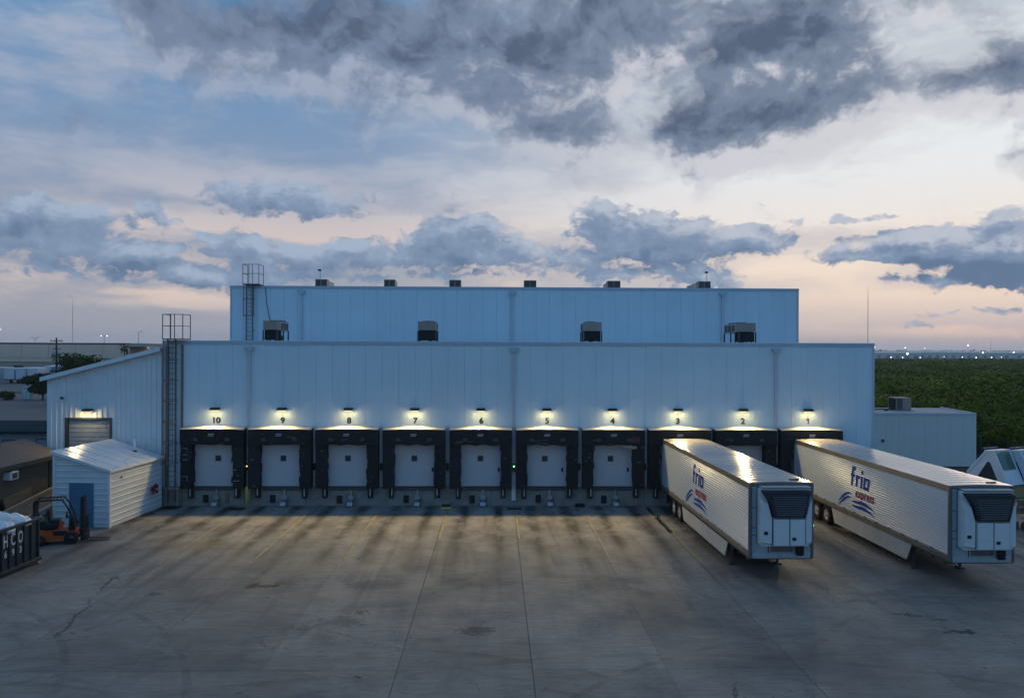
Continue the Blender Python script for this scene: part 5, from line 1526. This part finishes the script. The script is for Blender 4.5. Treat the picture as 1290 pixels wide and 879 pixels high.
# ================================================================== vegetation
def leaf_material(name, c1, c2):
    m = bpy.data.materials.new(name)
    m.use_nodes = True
    t = m.node_tree
    t.nodes.clear()
    N = NT(t)
    pos = N.n('ShaderNodeNewGeometry').outputs['Position']
    n = N.noise(pos, 0.06 if name == 'brush_leaves' else 0.35, 6, 0.62)
    n2 = N.noise(pos, 3.0, 3, 0.6)
    c = N.mix(N.ss(n, 0.35, 0.65), c1, c2)
    c = N.mix(N.m('MULTIPLY', N.ss(n2, 0.5, 0.8), 0.4), c, tuple(v * 1.4 for v in c2))
    n3 = N.noise(N.v('MULTIPLY', pos, (1, 0.5, 1)), 0.045, 5, 0.6)
    c = N.mix(N.m('MULTIPLY', N.ss(n3, 0.5, 0.7), 0.55), c, (c2[0] * 1.25, c2[1] * 0.95, c2[2] * 1.6))
    n4 = N.noise(N.v('MULTIPLY', pos, (1, 0.5, 1)), 0.022, 4, 0.6)
    c = N.vscale(c, N.lin(n4, 0.3, 0.7, 0.55, 1.35))
    b = N.n('ShaderNodeBsdfPrincipled')
    N.put(b.inputs['Base Color'], c)
    b.inputs['Roughness'].default_value = 0.7
    b.inputs['Specular IOR Level'].default_value = 0.06
    o = N.n('ShaderNodeOutputMaterial')
    t.links.new(b.outputs[0], o.inputs[0])
    return m
LEAFB = leaf_material('brush_leaves', (0.085, 0.105, 0.006), (0.22, 0.21, 0.016))
LEAFT = leaf_material('tree_leaves', (0.024, 0.034, 0.008), (0.055, 0.070, 0.014))
BARK = pbr('bark', (0.06, 0.045, 0.032), 0.9, 0, 0.3, 4.0)

def leaf_cloud(rs, n, R, H, z0, leaf):
    """n leaf quads filling an uneven mound: returns (4n,3) vertices"""
    k = max(4, int(9 + R * 4))
    cx = rs.normal(0, R * 0.45, (k, 2))
    cz = z0 + H * rs.uniform(0.25, 0.85, k)
    cr = rs.uniform(0.30, 0.55, k) * min(R, H)
    w = rs.integers(0, k, n)
    d = rs.normal(0, 1, (n, 3))
    d /= np.linalg.norm(d, axis=1)[:, None]
    rr = cr[w] * rs.uniform(0.55, 1.05, n)
    p = np.empty((n, 3))
    p[:, :2] = cx[w] + d[:, :2] * rr[:, None] * 1.25
    p[:, 2] = cz[w] + d[:, 2] * rr * 0.85
    p[:, 2] = np.maximum(p[:, 2], 0.05)
    nrm = d + rs.normal(0, 0.40, (n, 3)) + np.array([0, 0, 0.55])       # leaves face out of their clump
    nrm /= np.linalg.norm(nrm, axis=1)[:, None]
    a = np.cross(nrm, rs.normal(0, 1, (n, 3)))
    a /= np.linalg.norm(a, axis=1)[:, None] + 1e-9
    b = np.cross(nrm, a)
    s = leaf * rs.uniform(0.6, 1.4, n)[:, None]
    return np.stack([p - a * s - b * s * .5, p + a * s - b * s * .5, p + a * s + b * s * .5, p - a * s + b * s * .5], 1).reshape(-1, 3)
def quads_mesh(name, V, mat):
    n = len(V) // 4
    me = bpy.data.meshes.new(name)
    me.vertices.add(len(V))
    me.vertices.foreach_set('co', np.ascontiguousarray(V, dtype=np.float32).ravel())
    me.loops.add(4 * n)
    me.loops.foreach_set('vertex_index', np.arange(4 * n, dtype=np.int32))
    me.polygons.add(n)
    me.polygons.foreach_set('loop_start', np.arange(0, 4 * n, 4, dtype=np.int32))
    me.polygons.foreach_set('loop_total', np.full(n, 4, dtype=np.int32))
    me.materials.append(mat)
    me.update()
    me.validate()
    return me
rs = np.random.default_rng(4)
# the brush field: one mass of scrub running to the far yards
chunks = []
def scatter(n, y0, y1, per, R0, R1, H0, H1, leaf, xpad):
    protos = [leaf_cloud(rs, per, rs.uniform(R0, R1), rs.uniform(H0, H1), 0.0, leaf) for _ in range(9)]
    for _ in range(n):
        y = y0 + (y1 - y0) * rs.random() ** 0.8
        dd = y + 48.0
        xl, xr = max(34.0 if y > 24 else 41.5, dd * 0.40), dd * 0.82 + xpad
        x = xl + (xr - xl) * rs.random()
        if y < 26 and x < 42.5:
            continue
        a = rs.uniform(0, 6.28)
        s = rs.uniform(0.7, 1.25)
        P_ = protos[rs.integers(0, 9)] * np.array([s, s, s * rs.uniform(0.75, 1.2)])
        c, sn = math.cos(a), math.sin(a)
        Q = np.empty_like(P_)
        Q[:, 0] = P_[:, 0] * c - P_[:, 1] * sn + x
        Q[:, 1] = P_[:, 0] * sn + P_[:, 1] * c + y
        Q[:, 2] = P_[:, 2] - 0.1
        chunks.append(Q)
scatter(360, 23, 60, 1200, 1.4, 2.8, 1.6, 3.4, 0.10, 14)
scatter(520, 55, 130, 650, 2.2, 4.0, 1.8, 3.4, 0.16, 16)
scatter(800, 120, 300, 320, 3.2, 6.5, 1.6, 3.4, 0.28, 20)
scatter(1000, 290, 680, 140, 5.0, 11.0, 1.2, 2.6, 0.5, 30)
scatter(60, 60, 240, 900, 2.6, 4.2, 3.6, 5.4, 0.2, 10)
br = obj('brush_field', quads_mesh('brush_field', np.concatenate(chunks), LEAFB))
kind(br, 'stuff')
br['label'] = 'dense green scrub covering the flat field behind the side building'
print('brush tris', sum(len(c) for c in chunks) // 2)
kind(MB().box(30, 900, 22, 780, -0.155, -0.12).build('scrub_soil', pbr('scrub_soil', (0.035, 0.045, 0.02), 0.95, 0, 0.3, 0.2, coords='World')), 'structure')
kind(MB().box(22.2, 60, 3, 21.5, -0.155, -0.09).build('grass_strip', pbr('strip_grass', (0.055, 0.07, 0.025), 0.95, 0, 0.4, 0.8, coords='World')), 'structure')
kind(MB().box(33.2, 80, -48, 2.8, -0.155, -0.08).build('gravel_apron', ASPH), 'structure')

def tree(name, label, x, y, h, R, seed, trunk_h, n=5200, leaf=0.22, group=None):
    r_ = np.random.default_rng(seed)
    root = thing(name, label, 'tree', (x, y, -0.15), 0, group)
    m = MB()
    m.tube([(0, 0, 0), (0.1, 0.05, trunk_h * 0.6), (0.05, -0.1, trunk_h), (0.2, 0.1, h * 0.75)], 0.22, 8, 0.06)
    for k in range(6):
        a = k * 1.05 + r_.uniform(-.3, .3)
        m.tube([(0.05, 0, trunk_h * r_.uniform(.7, 1.0)), (math.cos(a) * R * .4, math.sin(a) * R * .4, trunk_h + (h - trunk_h) * .35), (math.cos(a) * R * .75, math.sin(a) * R * .75, trunk_h + (h - trunk_h) * r_.uniform(.4, .75))], 0.10, 6, 0.025)
    m.build('trunk', BARK, root)
    V = leaf_cloud(r_, n, R, h - trunk_h * 0.8, trunk_h * 0.8, leaf)
    obj('crown', quads_mesh('crown', V, LEAFT), root)
    return root
tree('shade_tree', 'dark rounded tree rising behind the slope of the annex roof', -70.4, 86, 8.4, 3.6, 3, 2.4)
tree('shade_tree', 'dark bushy tree at the edge of the lot left of the annex', -82.6, 97, 4.7, 2.1, 6, 0.9)
tree('shrub', 'low green shrub behind the white sign board', -89.0, 97.5, 1.6, 1.6, 9, 0.2, 900, 0.16)
def palm(x, y, h, label):
    root = thing('palm_tree', label, 'palm tree', (x, y, -0.15))
    MB().tube([(0, 0, 0), (0.15, 0, h * .5), (0.05, 0, h)], 0.22, 8, 0.14).build('trunk', BARK, root)
    rg = random.Random(int(h * 100))
    m = MB()
    for k in range(34):
        a, el_ = rg.uniform(0, 6.28), rg.uniform(-0.9, 1.2)
        L = rg.uniform(1.5, 2.1)
        d = Vector((math.cos(a) * math.cos(el_), math.sin(a) * math.cos(el_), math.sin(el_)))
        s_ = Vector((-math.sin(a), math.cos(a), 0)) * 0.28
        p0 = Vector((0.05, 0, h))
        p1 = p0 + d * L * 0.6
        p2 = p0 + d * L + Vector((0, 0, -0.5))
        m.add([p0, p1 - s_, p2, p1 + s_], [(0, 1, 2, 3)])
    m.build('crown', LEAFT, root, fix=False)
    return root
palm(-97.2, 160, 9.4, 'fan palm standing in front of the highway overpass')

# ================================================================== low teal-roofed building left of the annex
TEAL = pbr('teal_roof', (0.014, 0.034, 0.040), 0.9, 0.0, 0.15, 0.6, spec=0.05)
tl = thing('teal_roofed_building', 'low grey building with a dark teal roof behind the brown hut', 'building', (-44, 14, 0))
MB().box(-16, 10, 0, 6, -0.1, 2.86).build('wall', pbr('grey_block', (0.22, 0.24, 0.25), 0.8, 0, 0.12, 0.8), tl)
MB().hexa([(-16.4, -0.5, 2.80), (10.4, -0.5, 2.80), (10.4, 6.4, 3.0), (-16.4, 6.4, 3.0), (-16.4, -0.5, 2.98), (10.4, -0.5, 2.98), (10.4, 6.4, 3.2), (-16.4, 6.4, 3.2)]).build('roof', TEAL, tl)
for x0, x1, z0, z1 in ((5.0, 6.0, 0.0, 2.3), (7.6, 8.5, 0.0, 2.4), (1.8, 3.0, 1.1, 2.2), (-2.4, -1.2, 1.1, 2.2)):
    wn = MB().box(x0, x1, -0.06, 0.0, z0, z1).build('window' if z0 > 0 else 'door', STEELDARK, tl)
    MB().box(x0 + 0.1, x1 - 0.1, -0.075, -0.062, z0 + 0.1, z1 - 0.1).build('pane', GLASSD if z0 > 0 else pbr('grey_door', (0.2, 0.23, 0.26), 0.6), wn)

# ================================================================== parked trailers, sheds, sign, pole
PW = pbr('far_white', (0.60, 0.63, 0.65), 0.5, 0, 0.06, 1.0, dirt=0.2, rnd=0.08)
PB = pbr('far_blue', (0.26, 0.40, 0.50), 0.5, 0, 0.06, 1.0)
def parked(x, y, lab):
    root = thing('parked_trailer', lab, 'trailer', (x, y, -0.11), 0, 'white trailers parked in the far lot')
    MB().cbox(-1.28, 1.28, 0, 13, 1.15, 4.05, 0.04).build('body', PW, root)
    for s in (-1, 1):
        MB().box(s * 0.62 - 0.58, s * 0.62 + 0.58, -0.04, 0.0, 1.25, 3.95).build('rear_door', PW, root)
        t = MB().lathe([(0.2, -.2), (0.5, -.2), (0.5, .2), (0.2, .2)], (0, 0, 0), 'X', 14).build('wheel', TYRE, root)
        t.location = (s * 0.95, 2.5, 0.5)
    MB().box(-1.2, 1.2, 0.05, 12, 0.95, 1.14).build('chassis', STEELDARK, root)
    MB().box(-1.1, 1.1, -0.05, 0.02, 0.5, 0.62).build('bumper_bar', STEELDARK, root)
for x, lab in ((-128.4, 'white trailer parked in the far lot beside the blue shed'), (-125.4, 'white trailer parked between two others in the far lot'), (-122.4, 'white trailer parked nearest the utility pole in the far lot')):
    parked(x, 163, lab)
bs = thing('blue_shed', 'pale blue metal shed beside the far parked trailers', 'shed', (-141, 163, -0.11))
MB().box(-9, 7.6, 0, 10, 0, 3.9).build('wall', PB, bs)
MB().box(-9.2, 7.8, -0.2, 10.2, 3.902, 4.15).build('roof', PW, bs)
for k in range(3):
    MB().box(-6 + k * 4, -4 + k * 4, -0.05, 0, 0.1, 3.0).build('door', PW, bs)
bs2 = thing('long_shed', 'long pale blue shed behind the utility pole', 'shed', (-112, 170, -0.11))
MB().box(-11, 12, 0, 12, 0, 4.2).build('wall', PB, bs2)
MB().hexa([(-11.3, -.3, 4.202), (12.3, -.3, 4.202), (12.3, 12.3, 4.202), (-11.3, 12.3, 4.202), (-11.3, -.3, 4.35), (12.3, -.3, 4.35), (12.3, 12.3, 5.0), (-11.3, 12.3, 5.0)]).build('roof', PW, bs2)
MB().box(-8, -5, -0.06, 0, 0.1, 3.4).build('door', STEELDARK, bs2)
sg = thing('sign_board', 'small white sign board standing on the grass at the lot edge', 'sign', (-91.5, 92, -0.1))
MB().cbox(-1.1, 1.1, -0.04, 0.04, 0.5, 2.0, 0.02).build('board', WHITEP, sg)
for s in (-1, 1):
    MB().box(s * 0.9 - 0.05, s * 0.9 + 0.05, 0.042, 0.12, 0, 1.9).build('post', STEELDARK, sg)
bx_ = thing('transformer_box', 'white utility cabinet beside the bushy tree at the lot edge', 'cabinet', (-86.0, 98.5, -0.1))
MB().cbox(-0.9, 0.9, -0.6, 0.6, 0, 2.3, 0.05).build('body', PB, bx_)
MB().box(-0.7, -0.05, -0.63, -0.6, 0.15, 2.1).build('door', PW, bx_)
MB().box(0.05, 0.7, -0.63, -0.6, 0.15, 2.1).build('door', PW, bx_)
up = thing('utility_pole', 'wooden utility pole with crossarms and transformers left of the annex', 'utility pole', (-81.8, 100, -0.12))
MB().cyl((0, 0, 0), (0, 0, 11.3), 0.20, 0.14, 10).build('pole', BARK, up, True)
for z, hw in ((10.6, 1.1), (9.2, 0.8), (7.6, 1.0)):
    MB().box(-hw, hw, -0.07, 0.07, z, z + 0.13).build('crossarm', BARK, up)
for x in (-0.55, 0.5):
    MB().cyl((x, -0.1, 7.8), (x, -0.1, 8.9), 0.26, n=12).build('transformer', GALV, up, True)
for x in (-1.0, -0.4, 0.5, 1.0):
    MB().cyl((x, 0, 10.73), (x, 0, 10.95), 0.06, n=8).build('insulator', STEELDARK, up)

# ================================================================== highway overpass
ov_ = thing('highway_overpass', 'beige concrete highway overpass with a dark railing beyond the far lot', 'overpass', (-190, 250, -0.15))
BEIGE = pbr('overpass_beige', (0.86, 0.61, 0.44), 0.85, 0, 0.10, 0.15, dirt=0.2, dirtcol=(0.22, 0.2, 0.18), coords='World')
GREYC = pbr('overpass_grey', (0.48, 0.38, 0.30), 0.85, 0, 0.10, 0.2)
pn = MB().cbox(-4.9, 4.9, -0.2, 0.3, 5.6, 10.75, 0.06).mesh('wall_panel', BEIGE)
for k in range(17):
    obj('wall_panel', pn, ov_, (-110 + k * 9.9, 0, 0))
MB().box(-115, 53.3, 0.3, 14, 5.6, 10.6).build('embankment', GREYC, ov_)
MB().hexa([(-115, -0.35, 10.75), (53.3, -0.35, 10.75), (53.3, 14, 10.75), (-115, 14, 10.75), (-115, -0.35, 11.35), (53.3, -0.35, 11.25), (53.3, 14, 11.25), (-115, 14, 11.35)]).build('parapet', pbr('dark_green_rail', (0.06, 0.06, 0.04), 0.7), ov_)
MB().hexa([(53.32, -0.3, 9.95), (115, -0.3, 8.9), (115, 14, 8.9), (53.32, 14, 9.95), (53.32, -0.3, 11.22), (115, -0.3, 10.2), (115, 14, 10.2), (53.32, 14, 11.22)]).build('deck', GREYC, ov_)
for x, zt_ in ((63, 9.75), (80, 9.5), (97, 9.2)):
    MB().prism([(x - 0.7, 0), (x + 0.7, 0), (x + 0.7, zt_ - 2.2), (x + 2.8, zt_ - 0.1), (x - 2.8, zt_ - 0.1), (x - 0.7, zt_ - 2.2)], 'Y', 0.5, 2.5).build('pier', GREYC, ov_)
# lower frontage deck in front of it
lowd = thing('frontage_bridge', 'lower grey bridge deck running in front of the highway overpass', 'bridge', (-190, 232, -0.15))
MB().hexa([(-110, -2, 3.6), (70, -2, 3.2), (70, 10, 3.2), (-110, 10, 3.6), (-110, -2, 6.2), (70, -2, 5.2), (70, 10, 5.2), (-110, 10, 6.2)]).build('deck', GREYC, lowd)
MB().hexa([(-110, -2.4, 5.3), (70, -2.4, 4.4), (70, -2.02, 4.4), (-110, -2.02, 5.3), (-110, -2.4, 6.5), (70, -2.4, 5.5), (70, -2.02, 5.5), (-110, -2.02, 6.5)]).build('parapet', BEIGE, lowd)
for k in range(9):
    MB().box(-100 + k * 20, -98.6 + k * 20, 2, 6, 0, 3.4).build('pier', GREYC, lowd)

def street_light(x, y, h, lit, label, arms=2, group='tall lights along the highway'):
    root = thing('highway_light', label, 'street light', (x, y, -0.15), 0, group)
    MB().cyl((0, 0, 0), (0, 0, h), 0.16, 0.09, 8).build('pole', GALV, root)
    for s in ((-1, 1) if arms == 2 else (1,)):
        MB().bar((0, 0, h), (s * 1.1, 0, h + 0.3), 0.12).build('arm', GALV, root)
        MB().cbox(s * 1.1 - 0.4, s * 1.1 + 0.4, -0.2, 0.2, h + 0.2, h + 0.4, 0.03).build('head', GALV, root)
        if lit:
            MB().lathe([(0.05, -0.2), (0.2, -0.07), (0.2, 0.07), (0.05, 0.2)], (s * 1.1, -0.1, h + 0.05), 'Z', 10).build('lamp', emit('far_lamp', (0.92, 0.96, 1.0), 2.5), root)
    return root
street_light(-190, 258, 16.3, True, 'tall twin-arm highway light left of the radio mast')
street_light(-176, 258, 13.0, False, 'unlit twin-arm highway light between the twin lamps and the mast')
street_light(-150, 258, 14.0, True, 'lit twin-arm highway light right of the radio mast')
street_light(-137, 258, 15.5, False, 'unlit highway light behind the fan palm', 1)
def mast(x, y, h, label):
    root = thing('radio_mast', label, 'mast', (x, y, -0.15), 0, 'radio masts on the horizon')
    for k in range(3):
        a = k * 2.094
        MB().cyl((0.22 * math.cos(a), 0.22 * math.sin(a), 0), (0.16 * math.cos(a), 0.16 * math.sin(a), h), 0.04, 0.03, 6).build('leg', STEELDARK, root)
    m = MB()
    z = 0
    while z < h - 3:
        for k in range(3):
            a, b = k * 2.094, (k + 1) * 2.094
            m.bar((0.2 * math.cos(a), 0.2 * math.sin(a), z), (0.18 * math.cos(b), 0.18 * math.sin(b), z + 3), 0.03)
        z += 3
    m.build('lattice', STEELDARK, root)
    MB().cyl((0, 0, h), (0, 0, h + 4), 0.06, n=6).build('antenna', STEELDARK, root)
    return root
mast(-341.7, 600, 45, 'slender radio mast standing beyond the highway overpass')
mast(210.2, 400, 42, 'slender radio mast rising behind the right end of the warehouse')
mast(690, 1050, 26, 'distant mast above the warehouses beyond the scrub')

# ================================================================== far yards beyond the scrub
FW = pbr('far_wall', (0.72, 0.68, 0.62), 0.6, 0, 0.08, 0.02, coords='World')
FR = pbr('far_roof', (0.6, 0.57, 0.54), 0.6, 0, 0.08, 0.02, coords='World')
def far_ware(x0, x1, y, h, label, bays):
    root = thing('distant_warehouse', label, 'warehouse', ((x0 + x1) / 2, y, -0.15), 0, 'pale warehouses beyond the scrub')
    hw = (x1 - x0) / 2
    MB().box(-hw, hw, 0, 60, 0, h).build('wall', FW, root)
    MB().prism([(-1, h), (30, h + 2.2), (61, h)], 'X', -hw - 1, hw + 1).build('roof', FR, root)
    for k in range(bays):
        x = -hw + 6 + (2 * hw - 12) * k / max(1, bays - 1)
        MB().box(x - 1.8, x + 1.8, -0.25, 0, 0.8, 4.6).build('dock_door', pbr('far_door', (0.34, 0.33, 0.31), 0.6), root)
far_ware(330, 452, 790, 7.0, 'pale warehouse beyond the scrub, next to the main building corner', 12)
far_ware(468, 560, 830, 7.4, 'pale middle warehouse beyond the scrub', 10)
far_ware(575, 780, 870, 7.2, 'long pale warehouse at the right end of the far row', 14)
rg = random.Random(21)
spots = [(352, 760, 3.0, .5), (364, 780, 12.5, .45), (376, 760, 3, .5), (392, 770, 13, .4), (400, 752, 2.8, .5), (414, 756, 2.6, .5), (420, 758, 6.4, 1.15), (425, 772, 12.6, .5), (430, 752, 2.7, .5), (447, 775, 12.4, .5), (458, 758, 3.5, .4),
         (478, 760, 3.2, .5), (490, 756, 2.9, .6), (498, 758, 7.8, .8), (508, 800, 15.5, .7), (506, 756, 3, .55), (520, 762, 3.2, .45), (538, 770, 8.2, .7), (556, 780, 3.5, .45), (580, 775, 8.0, .7), (585, 770, 3.2, .6), (612, 790, 3.5, .4), (640, 810, 8.4, .9), (700, 830, 23, .8), (668, 800, 6.5, .5)]
for n, (x, y, h, r) in enumerate(spots):
    r *= 0.75
    root = thing('yard_light', 'tiny bright white yard light on a pole among the far warehouses', 'yard light', (x, y, -0.15), 0, 'bright lights in the far yards')
    MB().cyl((0, 0, 0), (0, 0, h), 0.12, n=6).build('pole', GALV, root)
    MB().lathe([(0.1 * r, -r), (0.8 * r, -0.6 * r), (r, 0), (0.8 * r, 0.6 * r), (0.1 * r, r)], (0, 0, h), 'Z', 10).build('lamp', emit('yard_lamp', (0.95, 0.97, 1.0), 6.0), root)
for n, (x, y, h, R) in enumerate(((585, 772, 7.5, 6.0), (645, 776, 6.6, 5.5), (632, 790, 8.0, 3.0))):
    tree('far_tree', 'small dark tree standing between the far warehouse lights', x, y, h, R, 40 + n, 1.5, 700, 0.8, 'dark trees by the far warehouses')
palm(672, 780, 9.5, 'tall thin palm by the long far warehouse')
palm(705, 790, 9.0, 'shorter thin palm by the long far warehouse')
# dark tree line on the horizon
def horizon_trees():
    rs2 = np.random.default_rng(12)
    out = []
    for _ in range(700):
        side = rs2.random() < 0.75
        y = rs2.uniform(1100, 1900)
        x = y * (rs2.uniform(0.36, 0.85) if side else rs2.uniform(-0.8, -0.45))
        V = leaf_cloud(rs2, 46, rs2.uniform(9, 20), rs2.uniform(5, 9.5), 0.0, 2.2)
        out.append(V + np.array([x, y, -0.2]))
    return np.concatenate(out)
ht = obj('horizon_trees', quads_mesh('horizon_trees', horizon_trees(), LEAFT))
kind(ht, 'stuff')
ht['label'] = 'dark low tree line along the horizon'
# wire fence along the scrub
fe = thing('wire_fence', 'weathered wire fence between the grass strip and the scrub', 'fence', (39.5, 21.7, -0.1))
for k in range(12):
    MB().box(k * 2.4 - 0.04, k * 2.4 + 0.04, -0.04, 0.04, 0, 1.7).build('post', STEELDARK, fe)
for z in (0.3, 0.6, 0.9, 1.2, 1.5):
    MB().cyl((0, -0.05, z), (26.4, -0.05, z), 0.012, n=5).build('wire', STEELDARK, fe)

# ================================================================== evening haze lying over the flat land
hz_m = bpy.data.materials.new('evening_haze')
hz_m.use_nodes = True
ht_ = hz_m.node_tree
ht_.nodes.clear()
pv = ht_.nodes.new('ShaderNodeVolumePrincipled')
pv.inputs['Color'].default_value = (0.93, 0.93, 0.95, 1)
pv.inputs['Density'].default_value = 0.00016
pv.inputs['Anisotropy'].default_value = 0.25
om = ht_.nodes.new('ShaderNodeOutputMaterial')
ht_.links.new(pv.outputs[0], om.inputs['Volume'])
hzo = MB().box(-2650, 2650, -350, 2950, -1.5, 56.0).build('haze', hz_m)
kind(hzo, 'stuff')
